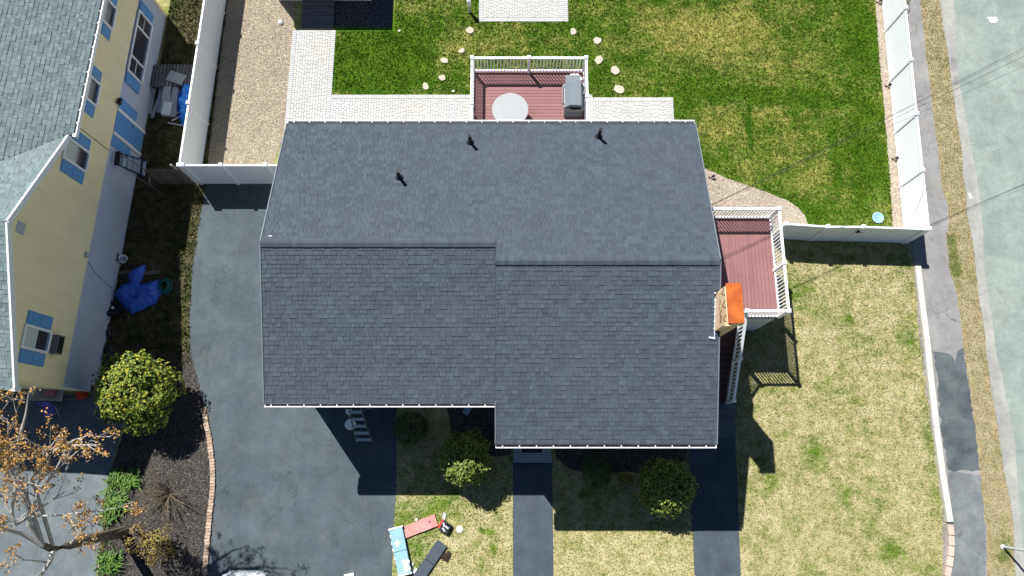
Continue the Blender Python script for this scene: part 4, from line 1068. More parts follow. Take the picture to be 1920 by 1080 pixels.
stepladder('dark blue stepladder with pale treads standing by the yellow house wall', P(220, 297, 1.95), P(276, 318, .05), P(305, 350, .02), (P(280, 305) - P(277, 335)) * .42, M_LADB, M_ALU)
stepladder('pale stepladder standing in the deep shade below the left gutter', P(664, 762, 1.8), P(684, 832, .03), P(700, 770, .03), (P(668, 826) - P(694, 826)) * .5, M_WOODG, M_ALU, 5)
p = P(661, 797, .0); bk = thing('bucket', 'round lidded white bucket standing in the shade by the stepladder', 'bucket', p)
MB().lathe(p, ((.17, 0), (.20, .40), (.21, .41)), 22).build('bucket_body', M_WHITE, bk); MB().lathe(p + Vector((0, 0, .41)), ((.215, 0), (.215, .025), (.19, .03)), 22).build('lid', M_WHITE, bk)
p = P(656, 772, .25); jug = thing('watering_jug', 'small pale jug with a spout beyond the lidded bucket', 'jug', P(656, 772)); p = P(656, 772)
MB().lathe(p, ((.12, 0), (.13, .2), (.09, .3), (.05, .32)), 14).build('jug_body', M_WHITE, jug); MB().tube([p + Vector((.08, .05, .2)), p + Vector((.2, .22, .34))], [.035, .015], 8).build('spout', M_WHITE, jug); MB().tube([p + Vector((-.02, -.12, .1)), p + Vector((.03, -.24, .2)), p + Vector((.02, -.1, .28))], .012, 6).build('handle', M_WHITE, jug)
p = P(877, 770); cl = thing('storage_box', 'small light blue box standing in the shade under the left gutter', 'box', p); R_ = Matrix.Rotation(-.6, 3, 'Z')
MB().box(p + Vector((0, 0, .13)), (.22, .34, .26), R_).build('box_body', M_LBLUE, cl); MB().box(p + Vector((0, 0, .275)), (.24, .36, .03), R_).build('lid', M_LBLUE, cl)
p = P(892, 757); tag(MB().box(p + Vector((0, 0, .08)), (.2, .2, .16), R_).build('blue_carton', M_PURPLE, loc=p), 'small dark blue carton tucked close under the left gutter', 'carton')
# wheelbarrow and chair at the corner of the yellow house
p = P(118, 742); wb = thing('wheelbarrow', 'grey wheelbarrow in deep shade at the corner of the yellow house', 'wheelbarrow', p)
m2 = MB(); b0 = p + Vector((-.15, .1, .35))
lo_ = [Vector((-.45, -.2, 0)), Vector((.3, -.2, 0)), Vector((.3, .2, 0)), Vector((-.45, .2, 0))]; hi_ = [Vector((-.75, -.34, .3)), Vector((.5, -.36, .22)), Vector((.5, .36, .22)), Vector((-.75, .34, .3))]
m2.add([b0 + v for v in lo_ + hi_] + [b0 + v * .96 + Vector((0, 0, .012)) for v in lo_ + hi_], [(3, 2, 1, 0), (0, 1, 5, 4), (1, 2, 6, 5), (2, 3, 7, 6), (3, 0, 4, 7), (8, 9, 10, 11), (12, 13, 9, 8), (13, 14, 10, 9), (14, 15, 11, 10), (15, 12, 8, 11), (4, 5, 13, 12), (5, 6, 14, 13), (6, 7, 15, 14), (7, 4, 12, 15)]); m2.build('tray', M_LICHEN, wb)
for sg in (-1, 1): MB().tube([b0 + Vector((-.85, sg * .06, -.15)), b0 + Vector((.35, sg * .24, -.05)), b0 + Vector((.95, sg * .3, .12))], .022, 6).build('handle', M_WOODG, wb); MB().tube([b0 + Vector((.3, sg * .22, -.05)), b0 + Vector((.35, sg * .25, -.35))], .018, 6).build('leg', M_BLACK, wb)
MB().lathe(b0 + Vector((-.85, 0, -.16)), ((.1, -.05), (.19, -.05), (.19, .05), (.1, .05)), 16, Matrix.Rotation(math.pi / 2, 3, 'X')).build('wheel', M_RUBBERT, wb)
tag(MB().box(b0 + Vector((-.1, .02, .09)), (.45, .3, .16), Matrix.Rotation(-.2, 3, 'Z')).build('red_crate', M_PINK, loc=b0), 'dull red box lying in the grey wheelbarrow', 'box')
p = P(104, 772); ch = thing('folding_chair', 'purple blue folding chair in the shade behind the budding tree', 'chair', p)
MB().box(p + Vector((0, 0, .42)), (.45, .42, .03)).build('seat', M_PURPLE, ch); MB().box(p + Vector((0, .24, .68)), (.45, .04, .5), Matrix.Rotation(-.25, 3, 'X')).build('backrest', M_PURPLE, ch)
for sx in (-1, 1):
    for sy in (-1, 1): MB().tube([p + Vector((sx * .22, sy * .24, 0)), p + Vector((sx * .22, -sy * .18, .42))], .014, 6).build('leg', M_ALU, ch)
p = P(158, 742); tag(MB().box(p + Vector((0, 0, .17)), (.3, .26, .34), Matrix.Rotation(.4, 3, 'Z')).build('fuel_can', M_RED, loc=p), 'dark red can on the ground right of the wheelbarrow', 'can')

# ------------------------------------------------------------------ back yard things
for i, (q_, r_, lab) in enumerate((((881, 58), .21, 'cream stepping stone nearest the white garden lamp'), ((866, 96), .18, 'round cream stepping stone close to the top left deck corner'), ((833, 114), .20, 'wide cream stepping stone third from the patio on the left'), ((829, 147), .19, 'cream stepping stone second from the patio on the left'), ((798, 162), .19, 'cream stepping stone touching nearest the left patio edge'),
                                   ((1075, 60), .19, 'pale stepping stone nearest the upper paver patio on the right'), ((1120, 77), .22, 'oval stepping stone on the right, second from the upper patio'), ((1123, 113), .25, 'notched stepping stone right of the deck corner'), ((1153, 133), .24, 'five sided stepping stone right of the deck'), ((1160, 168), .27, 'angular stepping stone nearest the right hand patio strip'))):
    p = P(*q_); rr = random.Random(60 + i); n_ = rr.choice((6, 7, 8)); el = rr.uniform(.72, .9); rt = rr.uniform(0, 3)
    poly = []
    for k in range(n_):
        a_ = k * 2 * math.pi / n_ + rr.uniform(-.25, .25); d_ = r_ * rr.uniform(.82, 1.12); x_, y_ = d_ * math.cos(a_), d_ * el * math.sin(a_)
        poly.append((p.x + x_ * math.cos(rt) - y_ * math.sin(rt), p.y + x_ * math.sin(rt) + y_ * math.cos(rt)))
    tag(MB().prism(poly, 0, .055).build('stepping_stone', M_FLAG, loc=(p.x, p.y, 0)), lab, 'stepping stone', 'stepping stones on the back lawn')
p = P(881, 23); lp = thing('garden_lamp', 'short white garden lamp post beside the upper paver patio', 'lamp', p)
MB().box(p + Vector((0, 0, .27)), (.09, .09, .54)).build('post', M_LICHEN, lp); MB().lathe(p + Vector((0, 0, .54)), ((.09, 0), (.11, .03), (.11, .28), (.13, .30), (.05, .38)), 4, Matrix.Rotation(math.pi / 4, 3, 'Z')).build('lamp_head', M_WHITE, lp)
for i, (q_, lab) in enumerate((((1646, 6), 'small black garden spotlight at the top end of the right gravel strip'), ((1663, 163), 'small black garden spotlight halfway along the right gravel strip'), ((1676, 300), 'small black garden spotlight low on the right gravel strip'), ((1333, 334), 'small black garden spotlight on the gravel beside the house roof'))):
    p = P(*q_); sl = thing('spotlight', lab, 'garden light', p, 'garden spotlights in the gravel')
    MB().tube([p, p + Vector((0, 0, .14))], .015, 6).build('stake', M_BLACK, sl); MB().tube([p + Vector((0, 0, .12)), p + Vector((.11, .05, .2))], [.04, .06], 8).build('lamp_head', M_BLACK, sl); MB().tube([p + Vector((-.03, 0, .02)), p + Vector((-.12, .06, .08))], .02, 6).build('cable_plug', M_BLACK, sl)
p = P(1645, 409); tag(MB().lathe(p, ((.16, 0), (.24, .05), (.25, .07), (.2, .075), (.12, .03)), 20).build('basin', M_LBLUE, loc=p), 'pale blue round lid or basin on the lawn behind the gate fence', 'basin')
p = P(527, 43); tag(MB().lathe(p, ((.10, 0), (.115, .05), (.09, .12), (.04, .15)), 12).build('pipe_cover', M_WHITE, loc=p), 'small white round cap standing in the tan gravel', 'cap')
p = P(1632, 424)
rm = thing('ramp', 'dark grey board ramp leading up to the shed in its shade', 'ramp', P(598, 20)); xa, xb = P(568, 30).x, P(627, 30).x; yb_ = P(600, 55).y
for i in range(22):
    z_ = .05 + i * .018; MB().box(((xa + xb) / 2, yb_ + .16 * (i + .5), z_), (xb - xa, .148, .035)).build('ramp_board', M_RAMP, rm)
for x_ in (xa + .05, xb - .05): MB().bar((x_, yb_ + .1, .02), (x_, yb_ + 3.5, .4), .05, .05).build('bearer', M_WOODB, rm)
# the shed beyond the top of the picture that shades the ramp
kz = 1 / math.tan(SUN_EL); off = Vector((.592, -.806, 0)) * kz
hh = 2.3; c1 = P(556, 57) - off * hh; c2 = P(736, 57) - off * hh
shd = thing('shed', 'garden shed just above the picture whose shade falls on the ramp', 'shed', ((c1.x + c2.x) / 2, c1.y + 1.6, 0))
MB().box(((c1.x + c2.x) / 2, c1.y + 1.7, hh / 2 - .1), (c2.x - c1.x - .1, 3.0, hh - .2)).build('shed_wall', M_SIDING, shd)
MB().box(((c1.x + c2.x) / 2, c1.y + 1.7, hh - .16), (c2.x - c1.x, 3.4, .32)).build('shed_roof', M_UNDER, shd)

# ------------------------------------------------------------------ kerbs, edging, steps, slabs
cb = MB(); lw = [(1716, 500), (1724, 570), (1733, 640), (1741, 720), (1750, 800), (1762, 890), (1776, 978)]
kw = thing('low_wall', 'long low pale concrete kerb wall along the right edge of the dry lawn', 'kerb', P(1745, 740))
for i in range(len(lw) - 1):
    a_, b_ = P(*lw[i]), P(*lw[i + 1]); MB().bar(a_.lerp(b_, .004) + Vector((.05, 0, .07)), b_ + Vector((.05, 0, .07)), .23, .14).build('kerb_length', M_CONC, kw)
bl = thing('block_edging', 'row of pinkish concrete blocks continuing the kerb at the bottom right', 'edging', P(1778, 1040))
pts = [P(1777, 984), P(1779, 1020), P(1776, 1050), P(1770, 1084), P(1764, 1120)]
bmm = mesh_of(MB().box((0, 0, 0), (.36, .22, .14)), M_BLOCK, 'block'); tot = 0
cum = [0]
for i in range(len(pts) - 1): cum.append(cum[-1] + (pts[i + 1] - pts[i]).length)
d_ = .18
while d_ < cum[-1]:
    i = max(j for j in range(len(cum) - 1) if cum[j] <= d_); t_ = (d_ - cum[i]) / (cum[i + 1] - cum[i]); q_ = pts[i].lerp(pts[i + 1], t_); dv = pts[i + 1] - pts[i]
    inst('block', bmm, bl, q_ + Vector((.04, 0, .07)), Matrix.Rotation(math.atan2(dv.y, dv.x) + random.uniform(-.06, .06), 4, 'Z')); d_ += .385
be = thing('brick_edging', 'curved row of small bricks between the mulch bed and the driveway', 'edging', P(400, 900))
pts = px([(384, 765), (391, 800), (397, 832), (402, 880), (401, 925), (396, 965), (392, 1010), (388, 1060), (385, 1110)]); cum = [0]
for i in range(len(pts) - 1): cum.append(cum[-1] + (pts[i + 1] - pts[i]).length)
bbm = mesh_of(MB().box((0, 0, 0), (.105, .19, .09)), M_BRICK, 'brick'); d_ = .06
while d_ < cum[-1]:
    i = max(j for j in range(len(cum) - 1) if cum[j] <= d_); t_ = (d_ - cum[i]) / (cum[i + 1] - cum[i]); q_ = pts[i].lerp(pts[i + 1], t_); dv = pts[i + 1] - pts[i]
    inst('brick', bbm, be, q_ + Vector((random.uniform(-.015, .015) - .04, 0, .035 + random.uniform(-.01, .012))), Matrix.Rotation(math.atan2(dv.y, dv.x) + random.uniform(-.12, .12), 4, 'Z')); d_ += .12
fs = thing('front_step', 'grey concrete doorstep with a dark mat below the right gutter', 'step', (.8, .45, 0)); MB().prism([(.05, .03), (1.57, .03), (1.5, .93), (.08, .93)], 0, .17).build('step_block', M_CONCG, fs)
tag(MB().box((.78, .62, .182), (.8, .42, .02)).build('door_mat', M_BLACK, loc=(.78, .62, .17)), 'black door mat lying on the grey doorstep', 'mat')
tag(MB().prism([(7.02, 1.86), (8.95, 1.86), (8.97, 2.33), (7.02, 2.33)], 0, .15).build('stone_slab', M_SLAB, loc=(8, 2.1, 0)), 'dark slab at the foot of the side deck stairs', 'slab', 'dark slabs below the stairs')
tag(MB().prism([(7.02, 1.02), (8.88, 1.02), (8.9, 1.85), (7.02, 1.85)], 0, .06).build('stone_slab', M_SLAB, loc=(8, 1.4, 0)), 'lower dark slab where the right walkway begins', 'slab', 'dark slabs below the stairs')

# ------------------------------------------------------------------ things lying on the front lawn
RZ = lambda d_: Matrix.Rotation(math.radians(d_), 3, 'Z')
p = P(752, 1032); bx_ = thing('blue_case', 'long light blue folded case with white ends at the driveway edge', 'case', p); R_ = RZ(14)
MB().box(p + R_ @ Vector((0, .42, .12)), (.5, .82, .22), R_).build('case_half', M_LBLUE, bx_); MB().box(p + R_ @ Vector((0, -.42, .12)), (.5, .82, .22), R_).build('case_half', M_LBLUE, bx_)
MB().box(p + R_ @ Vector((0, .86, .13)), (.56, .05, .25), R_).build('end_cap', M_WHITE, bx_); MB().box(p + R_ @ Vector((0, -.86, .13)), (.54, .05, .25), R_).build('end_cap', M_WHITE, bx_)
m2 = MB()
for y_ in (.6, .35, .1, -.2): m2.box(p + R_ @ Vector((-.258, y_, .17)), (.03, .1, .12), R_)
m2.box(p + R_ @ Vector((-.05, .3, .234)), (.17, .17, .008), RZ(50)); m2.build('white_tape', M_WHITE, bx_)
m2 = MB(); rr = random.Random(2)
for k in range(16): m2.box(p + R_ @ Vector((rr.uniform(.0, .22), rr.uniform(-.78, -.38), .236 + rr.uniform(0, .02))), (rr.uniform(.06, .14), rr.uniform(.06, .14), .02), RZ(rr.uniform(0, 90)))
m2.build('white_label', M_WHITE, bx_)
p = P(787, 987); pk_ = thing('pink_board', 'long salmon pink folded board lying on the front lawn', 'board', p); R_ = RZ(21)
MB().box(p + R_ @ Vector((-.34, 0, .05)), (.68, .43, .09), R_).build('board_half', M_PINK, pk_); MB().box(p + R_ @ Vector((.35, .0, .055)), (.68, .45, .10), R_).build('board_half', M_PINK, pk_); MB().box(p + R_ @ Vector((.42, .03, .108)), (.06, .05, .012), R_).build('latch', M_BLACK, pk_)
p = P(806, 1052); sk = thing('slate_board', 'long dark slate folded board lying on the front lawn', 'board', p); R_ = RZ(55)
MB().box(p + R_ @ Vector((-.42, 0, .06)), (.8, .44, .11), R_).build('board_half', M_SLATE, sk); MB().box(p + R_ @ Vector((.40, 0, .06)), (.8, .44, .11), R_).build('board_half', M_SLATE, sk)
p = P(780, 1074); tag(MB().box(p + Vector((0, 0, .02)), (.2, .28, .04), RZ(35)).build('white_sheet', M_WHITE, loc=p), 'white sheet poking out under the lower end of the slate board', 'sheet')
p = P(834, 988); tb = thing('tool_bag', 'black and red open tool bag on the front lawn', 'bag', p); R_ = RZ(-28)
MB().box(p + R_ @ Vector((.03, 0, .11)), (.36, .38, .22), R_).build('bag_body', M_BLACK, tb); MB().box(p + R_ @ Vector((-.18, .05, .10)), (.09, .34, .2), R_).build('bag_side', M_RED, tb)
m2 = MB()
for dx, dy, c_ in ((-.06, .08, 0), (.02, -.08, 0), (.08, .05, 0)): m2.box(p + R_ @ Vector((dx, dy, .235)), (.06, .16, .03), RZ(30 + dx * 300))
m2.build('tools', M_ALU, tb); MB().tube([p + R_ @ Vector((-.1, .17, .2)), p + R_ @ Vector((.03, .17, .34)), p + R_ @ Vector((.16, .17, .2))], .014, 6).build('bag_handle', M_BLACK, tb)
p = P(833, 968); tag(MB().box(p + Vector((0, 0, .03)), (.12, .28, .05), RZ(-10)).build('grey_pouch', M_LICHEN, loc=p), 'small pale grey pouch just above the tool bag', 'pouch')
p = P(862, 992); tag(MB().lathe(p, ((.13, 0), (.14, .04), (.11, .05)), 6).build('plastic_dish', M_WHITE, loc=p), 'small white lid lying right of the tool bag', 'lid')
p = P(835, 1043); m2 = MB(); rr = random.Random(5)
crumple('brown_bag', [(p.x - .24, p.y - .1), (p.x - .2, p.y + .22), (p.x, p.y + .16), (p.x + .12, p.y + .26), (p.x + .25, p.y + .12), (p.x + .2, p.y - .12), (p.x + .1, p.y - .3), (p.x - .05, p.y - .18)], .26, M_BAG, 'crumpled dark brown leather bag beside the slate board', 'bag', 12, .012, .05)
for q_, lab in (((781, 974), 'small yellow scrap beside the pink board'), ((774, 1057), 'small yellow scrap right of the light blue case'), ((749, 59), 'small yellow scrap on the back lawn near the ramp'), ((850, 172), 'small pale scrap on the back lawn by the deck')):
    p = P(*q_); tag(MB().prism([(p.x - .07, p.y - .03), (p.x + .02, p.y - .06), (p.x + .07, p.y + .02), (p.x - .02, p.y + .06)], .02, .07).build('scrap', M_CONC, loc=p), lab, 'scrap', 'small scraps on the grass')
p = P(655, 1079); tag(MB().box(p + Vector((0, -.03, .03)), (.36, .2, .05), RZ(12)).build('white_board', M_WHITE, loc=p), 'white board corner at the bottom edge of the driveway', 'board')
# white blob on the road
p = P(1863, 38); rr = random.Random(3); crumple('white_blob', [(p.x - .2, p.y - .2), (p.x - .34, p.y + .2), (p.x - .1, p.y + .17), (p.x + .12, p.y + .2), (p.x + .2, p.y), (p.x + .1, p.y - .22)], .12, M_WHITE, 'bright white crumpled blob lying on the road near the top right corner', 'bag', 14, .026, .06)
p = P(1818, 368); tag(MB().box(p + Vector((0, 0, .035)), (.1, .26, .02), RZ(14)).build('paper_scrap', M_WHITE, loc=p), 'white scrap of paper at the edge of the road', 'paper')

# ------------------------------------------------------------------ post and cables by the road
p = P(1880, 1025); mp = thing('metal_post', 'thin pale metal post on the verge with a long black shadow', 'post', p); MB().tube([p, p + Vector((0, 0, 2.9))], .045, 10).build('pole', M_ALU, mp); MB().lathe(p, ((.1, 0), (.1, .03), (.06, .06)), 10).build('base_collar', M_CONC, mp); MB().lathe(p + Vector((0, 0, 2.9)), ((.06, 0), (.06, .04), (.02, .06)), 10).build('cap', M_ALU, mp)
A0 = Vector((WXR + .36, 8.75, 5.08))
for i, (q_, zf, rad, dz) in enumerate(((((1920, 84)), 6.3, .007, 0), ((1920, 89), 6.2, .005, -.02), ((1920, 101), 6.0, .006, -.05), ((1920, 120), 5.8, .005, -.1))):
    b_ = P(*q_, zf); e_ = A0 + (b_ - A0) * 2.2; a_ = A0 + Vector((.01 * i, .03 * i, dz)); pts = []
    for k in range(41):
        t_ = k / 40; v = a_.lerp(e_, t_); v.z -= .5 * math.sin(math.pi * t_) * 1.0; v.z += .5 * math.sin(math.pi * .4545) * t_ / .4545 * (1 if t_ <= .4545 else 0) * 0; pts.append(v)
    o_ = MB().tube(pts, rad, 5).build('power_line', M_WIRE, loc=a_)
    tag(o_, ('thick twisted power line, topmost of the four crossing the road', 'thin power line joining the thick one above the road', 'power line second from the bottom over the road', 'lowest thin power line over the road')[i], 'cable', 'power lines from the road to the house')
# pole the cables run to, outside the picture on the far side
e_ = A0 + (P(1920, 100, 6.1) - A0) * 2.2
up_ = thing('utility_pole', 'wooden utility pole across the road carrying the power lines', 'pole', (e_.x + .2, e_.y, 0)); MB().tube([(e_.x + .2, e_.y, 0), (e_.x + .2, e_.y, e_.z + 1.5)], [.16, .11], 12).build('pole', M_WOODB, up_); MB().box((e_.x + .06, e_.y, e_.z), (.12, 1.2, .12)).build('crossarm', M_WOODB, up_)

# ------------------------------------------------------------------ the parked car at the bottom edge
cx = P(450, 1075, 1.2).x; cy = P(450, 1076, 1.0).y
car = thing('parked_car', 'white car parked on the driveway at the bottom edge of the picture', 'car', (cx, cy - 2.2, 0))


def loft(sec):
    m_ = MB(); n_ = len(sec[0])
    for s_ in sec: m_.v += [Vector(v) for v in s_]
    for i in range(len(sec) - 1):
        for k in range(n_): m_.f.append((i * n_ + k, i * n_ + (k + 1) % n_, (i + 1) * n_ + (k + 1) % n_, (i + 1) * n_ + k))
    m_.f.append(tuple(range(n_))[::-1]); m_.f.append(tuple((len(sec) - 1) * n_ + k for k in range(n_))); return m_


def csec(y, w_, z0, z1, rnd=.12):
    return [(cx - w_, y, z0 + rnd), (cx - w_ + rnd, y, z0), (cx + w_ - rnd, y, z0), (cx + w_, y, z0 + rnd), (cx + w_, y, z1 - rnd), (cx + w_ - rnd, y, z1), (cx - w_ + rnd, y, z1), (cx - w_, y, z1 - rnd)]


loft([csec(cy, .58, .35, .75), csec(cy - .06, .78, .3, .9), csec(cy - .25, .9, .25, 1.0), csec(cy - 1.2, .93, .22, 1.03), csec(cy - 3.2, .93, .22, 1.02), csec(cy - 4.2, .88, .25, .9), csec(cy - 4.5, .7, .35, .75)]).build('body', M_CARW, car)
loft([csec(cy - .16, .72, .98, 1.1, .05), csec(cy - .5, .72, .98, 1.42, .1), csec(cy - .9, .70, .98, 1.5, .12), csec(cy - 2.3, .70, .98, 1.5, .12), csec(cy - 3.1, .74, .98, 1.08, .05)]).build('cabin', M_GLASS, car)
loft([csec(cy - .55, .68, 1.44, 1.5, .02), csec(cy - .9, .70, 1.49, 1.55, .02), csec(cy - 2.2, .70, 1.49, 1.55, .02)]).build('roof', M_CARW, car)
MB().box((cx, cy + .0, .52), (1.3, .1, .16)).build('bumper', M_GRILL, car)
for sx in (-1, 1):
    MB().box((cx + sx * .66, cy - .14, .72), (.22, .1, .2)).build('tail_light', M_RED, car)
    for y_ in (-.9, -3.5):
        wh = MB().lathe((cx + sx * .84, cy + y_, .33), ((.33, -.1), (.33, .1), (.2, .11)), 20, Matrix.Rotation(math.pi / 2, 3, 'Y')).build('wheel', M_RUBBERT, car)


# ------------------------------------------------------------------ plants
def leaves(mb_v, mb_f, pos, nrm, size, r, asp=.45):
    """one folded leaf of two triangles"""
    n = Vector(nrm).normalized(); t_ = n.cross(Vector((r.uniform(-1, 1), r.uniform(-1, 1), r.uniform(-1, 1))))
    if t_.length < 1e-3: t_ = Vector((1, 0, 0))
    t_.normalize(); b_ = n.cross(t_); o_ = len(mb_v)
    mb_v += [tuple(pos), tuple(pos + t_ * size * .5 + b_ * size * asp + n * size * .12), tuple(pos + t_ * size - n * size * .1), tuple(pos + t_ * size * .5 - b_ * size * asp + n * size * .12)]
    mb_f += [(o_, o_ + 1, o_ + 2, o_ + 3)]


def shrub(name, label, cat, c, rad, h, nlobe, nleaf, size, mat, seed, group=None, rosette=1, rough=.35, stems=8, trunk=M_BARKD):
    r = random.Random(seed); c = Vector(c); t_ = thing(name, label, cat, (c.x, c.y, 0), group); V, Fc = [], []
    for i in range(nlobe):
        a_ = r.uniform(0, 2 * math.pi); e_ = math.asin(r.uniform(-.15, 1)); d_ = Vector((math.cos(a_) * math.cos(e_), math.sin(a_) * math.cos(e_), math.sin(e_)))
        k = r.uniform(1 - rough, 1.0); lc = Vector((c.x + d_.x * rad[0] * k * .8, c.y + d_.y * rad[1] * k * .8, h * .45 + d_.z * h * .42 * k)); lr = r.uniform(.12, .32) * min(rad)
        for j in range(nleaf):
            u = Vector((r.gauss(0, 1), r.gauss(0, 1), r.gauss(0, 1))).normalized()
            if u.dot(d_) < -.3: u = -u
            pos = lc + u * lr * r.uniform(.6, 1.1)
            if pos.z < .05: continue
            for q_ in range(rosette): leaves(V, Fc, pos, (u + d_ * .6 + Vector((0, 0, .5)) + Vector((r.gauss(0, .5), r.gauss(0, .5), r.gauss(0, .4)))), size * r.uniform(.7, 1.3), r)
    bigmesh('crown', V, Fc, mat, t_)
    m_ = MB()
    for i in range(stems):
        a_ = i * 6.28 / stems + r.uniform(-.3, .3); e_ = c + Vector((math.cos(a_) * rad[0] * .6, math.sin(a_) * rad[1] * .6, 0)); m_.tube([(c.x + .05 * math.cos(a_), c.y + .05 * math.sin(a_), 0), (c.x * .6 + e_.x * .4, c.y * .6 + e_.y * .4, h * .35), (e_.x, e_.y, h * .7)], [.03, .022, .008], 5)
    m_.build('stems', trunk, t_); return t_


p = P(291, 740, 0); shrub('rhododendron', 'big yellow green broadleaf bush at the corner between yellow house and driveway', 'bush', (p.x, p.y, 0), (1.8, 1.7), 3.1, 130, 52, .105, M_RHODO, 71, rosette=2, rough=.65)
p = Vector((-1.72, .2, 0)); shrub('laurel_bush', 'round leafy bush left of the doorstep with a sunlit front', 'bush', (p.x, p.y, 0), (1.05, 1.15), 2.6, 200, 32, .08, M_LAUREL, 72, 'foundation bushes in front of the house', rosette=2)
p = Vector((5.82, -.82, 0)); shrub('laurel_bush', 'big round dark bush right of the doorstep with a small sunlit tip', 'bush', (p.x, p.y, 0), (1.2, 1.15), 2.35, 220, 32, .08, M_LAUREL, 73, 'foundation bushes in front of the house', rosette=2)
p = P(768, 803, .6); shrub('box_bush', 'round clipped bush in deep shade below the left gutter', 'bush', (p.x, p.y, 0), (.72, .72), 1.0, 80, 30, .06, M_BOX, 74, 'foundation bushes in front of the house', rough=.1)
p = P(1121, 882, .6); shrub('box_bush', 'round clipped bush in deep shade between doorstep and big dark bush', 'bush', (p.x, p.y, 0), (.66, .66), .95, 80, 30, .06, M_BOX, 75, 'foundation bushes in front of the house', rough=.1)
p = P(1174, 902, .2); shrub('small_plant', 'small reddish plant beside the big dark bush', 'plant', (p.x, p.y, 0), (.28, .28), .4, 24, 14, .06, M_BRONZE, 76, stems=5)


def lily(label, c, n, ln, seed, spread=.3):
    r = random.Random(seed); c = Vector((c.x, c.y, 0)); t_ = thing('lily_clump', label, 'plant', c, 'green leafy clumps in the mulch bed'); V, Fc = [], []
    for i in range(n):
        b_ = c + Vector((r.gauss(0, spread), r.gauss(0, spread), .01)); a_ = r.uniform(0, 6.28); L_ = ln * r.uniform(.6, 1.2); d_ = Vector((math.cos(a_), math.sin(a_), 0)); s_ = Vector((-d_.y, d_.x, 0)) * r.uniform(.012, .024)
        ks = [b_, b_ + d_ * L_ * .35 + Vector((0, 0, L_ * .55)), b_ + d_ * L_ * .8 + Vector((0, 0, L_ * .5))]; o_ = len(V)
        V += [tuple(ks[0] - s_), tuple(ks[0] + s_), tuple(ks[1] + s_ * 1.3), tuple(ks[1] - s_ * 1.3), tuple(ks[2] + s_ * .2), tuple(ks[2] - s_ * .2)]; Fc += [(o_, o_ + 1, o_ + 2, o_ + 3), (o_ + 3, o_ + 2, o_ + 4, o_ + 5)]
    bigmesh('foliage', V, Fc, M_PEREN, t_)


lily('bright green leafy clump at the edge of the shade, left side', P(222, 897), 120, .42, 81, .14); lily('bright green leafy clump at the edge of the shade, right side', P(250, 899), 120, .4, 82, .13)
lily('tall green clump beside the neighbouring driveway', P(220, 940), 220, .45, 83, .17); lily('green clump under the twigs at the bottom left', P(207, 1052), 150, .4, 84, .2); lily('small green clump above the fallen trunk shadow', P(205, 972), 90, .35, 85, .14)
# bare twiggy bush
p = P(318, 927); tw = thing('bare_bush', 'bare grey twiggy bush in the middle of the mulch bed', 'bush', (p.x, p.y, 0)); r = random.Random(91); m2 = MB()
for i in range(46):
    a_ = r.uniform(0, 6.28); l_ = r.uniform(.6, 1.15); hgt_ = r.uniform(.3, 1.1); b_ = Vector((p.x, p.y, 0)); d_ = Vector((math.cos(a_) * l_, math.sin(a_) * l_, hgt_)); mid = b_ + d_ * .5 + Vector((0, 0, .12)); m2.tube([b_ + Vector((math.cos(a_) * .05, math.sin(a_) * .05, 0)), mid, b_ + d_], [.014, .009, .004], 4)
    for k in range(3):
        q_ = b_.lerp(b_ + d_, r.uniform(.4, .9)) + Vector((0, 0, .08)); m2.tube([q_, q_ + Vector((r.uniform(-.25, .25), r.uniform(-.25, .25), r.uniform(.02, .25)))], [.006, .003], 4)
m2.build('twigs', M_TWIG, tw)
p = P(305, 1022, .5); shrub('bronze_shrub', 'loose bronze and olive shrub at the bottom of the mulch bed', 'bush', (p.x, p.y, 0), (.75, .85), 1.6, 60, 14, .075, M_BRONZE, 92, rough=.6, stems=12, trunk=M_TWIG)
p = P(258, 1010, .5); shrub('bronze_shrub', 'reddish brown shrub beside the trunk of the budding tree', 'bush', (p.x, p.y, 0), (.6, .7), 1.2, 20, 12, .07, M_BRONZE, 93, rough=.6, stems=12, trunk=M_TWIG)

# budding tree: the trunk rises from the bed and spreads over the neighbouring driveway
base = P(232, 998); tr = thing('budding_tree', 'spring tree with pale branches and orange buds at the bottom left', 'tree', base)
K = lambda a_, b_, z_: P(a_, b_, z_)
tm2 = MB(); br = MB(); r = random.Random(101); tips = []
trunk = [base, K(200, 1004, 1.2), K(165, 1012, 2.4), K(130, 1022, 3.6), K(100, 1030, 4.4), K(80, 1022, 4.9)]
tm2.tube(trunk, [.22, .20, .17, .15, .125, .095], 10)


def grow(p0, d0, L_, rad, lev):
    d_ = d0.normalized(); n_ = 4; pts_ = [p0]; q_ = p0.copy()
    for i in range(n_):
        d_ = (d_ + Vector((r.gauss(0, .12), r.gauss(0, .12), r.gauss(0, .08) + .03))).normalized(); q_ = q_ + d_ * (L_ / n_); pts_.append(q_.copy())
    br.tube(pts_, [rad * (1 - .6 * i / n_) for i in range(n_ + 1)], 6 if lev < 2 else 4, cap=False)
    if lev >= 3 or L_ < .35:
        tips.append((pts_[-1], d_)); tips.append((pts_[-2], d_)); return
    for i in range(r.choice((2, 3, 3)) + (lev == 0)):
        t_ = r.uniform(.35, 1); k = min(n_ - 1, int(t_ * n_)); b_ = pts_[k].lerp(pts_[k + 1], t_ * n_ - k)
        grow(b_, (d_ + Vector((r.gauss(0, .55), r.gauss(0, .55), r.gauss(.1, .3)))), L_ * r.uniform(.5, .75), rad * .5, lev + 1)


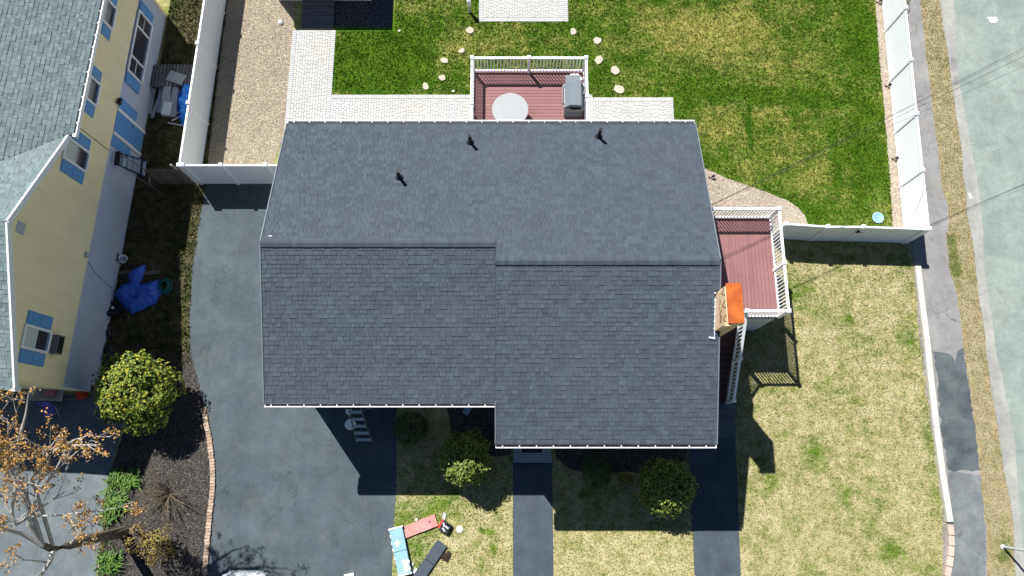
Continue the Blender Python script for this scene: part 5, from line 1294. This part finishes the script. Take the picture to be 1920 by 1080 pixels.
def limb(pts_, rad, L_, n_=5):
    br.tube(pts_, [rad * (1 - .55 * i / (len(pts_) - 1)) for i in range(len(pts_))], 7, cap=False)
    for i in range(n_):
        t_ = r.uniform(.25, 1) * (len(pts_) - 1); k = min(len(pts_) - 2, int(t_)); b_ = pts_[k].lerp(pts_[k + 1], t_ - k); d_ = (pts_[k + 1] - pts_[k]).normalized()
        grow(b_, d_ + Vector((r.gauss(0, .4), r.gauss(.1, .4), r.gauss(.1, .2))), L_ * r.uniform(.7, 1.1), rad * .4, 1)
    grow(pts_[-1], pts_[-1] - pts_[-2], L_, rad * .42, 1)


limb([trunk[5], K(55, 985, 5.6), K(55, 968, 5.9), K(70, 930, 6.3), K(105, 880, 6.9)], .085, 1.25, 7)
limb([K(55, 968, 5.9), K(28, 985, 6.2), K(22, 960, 6.5), K(30, 910, 7.0), K(18, 860, 7.4)], .07, 1.3, 6)
limb([trunk[5], K(60, 960, 5.8), K(35, 900, 6.6), K(30, 840, 7.3), K(45, 790, 7.8)], .08, 1.2, 7)
limb([trunk[4], K(80, 960, 5.6), K(60, 900, 6.6), K(90, 850, 7.2), K(130, 830, 7.6)], .07, 1.1, 7)
limb([trunk[4], K(95, 1050, 5.0), K(80, 1075, 5.6), K(50, 1100, 6.2)], .09, 1.2, 4)
limb([trunk[5], K(40, 1000, 5.5), K(0, 990, 6.2), K(-40, 980, 6.8)], .08, 1.2, 5)
limb([K(55, 968, 5.9), K(110, 966, 5.9), K(160, 960, 5.8), K(205, 955, 5.6)], .035, .75, 3)
limb([trunk[3], K(150, 1000, 4.2), K(165, 985, 4.8)], .05, .8, 3)
tm2.build('trunk', M_BARKD, tr); br.build('branches', M_BARK, tr, kind='stuff')
V, Fc = [], []
for q_, d_ in tips:
    for c_ in range(r.choice((1, 2, 2))):
        cc = q_ + Vector((r.gauss(0, .05), r.gauss(0, .05), r.gauss(.02, .04)))
        for k in range(7): leaves(V, Fc, cc + Vector((r.gauss(0, .045), r.gauss(0, .045), r.gauss(0, .045))), (r.gauss(0, 1), r.gauss(0, 1), r.gauss(.9, .6)), r.uniform(.04, .08), r, .45)
bigmesh('crown', V, Fc, M_BUD, tr)
print('tips', len(tips))
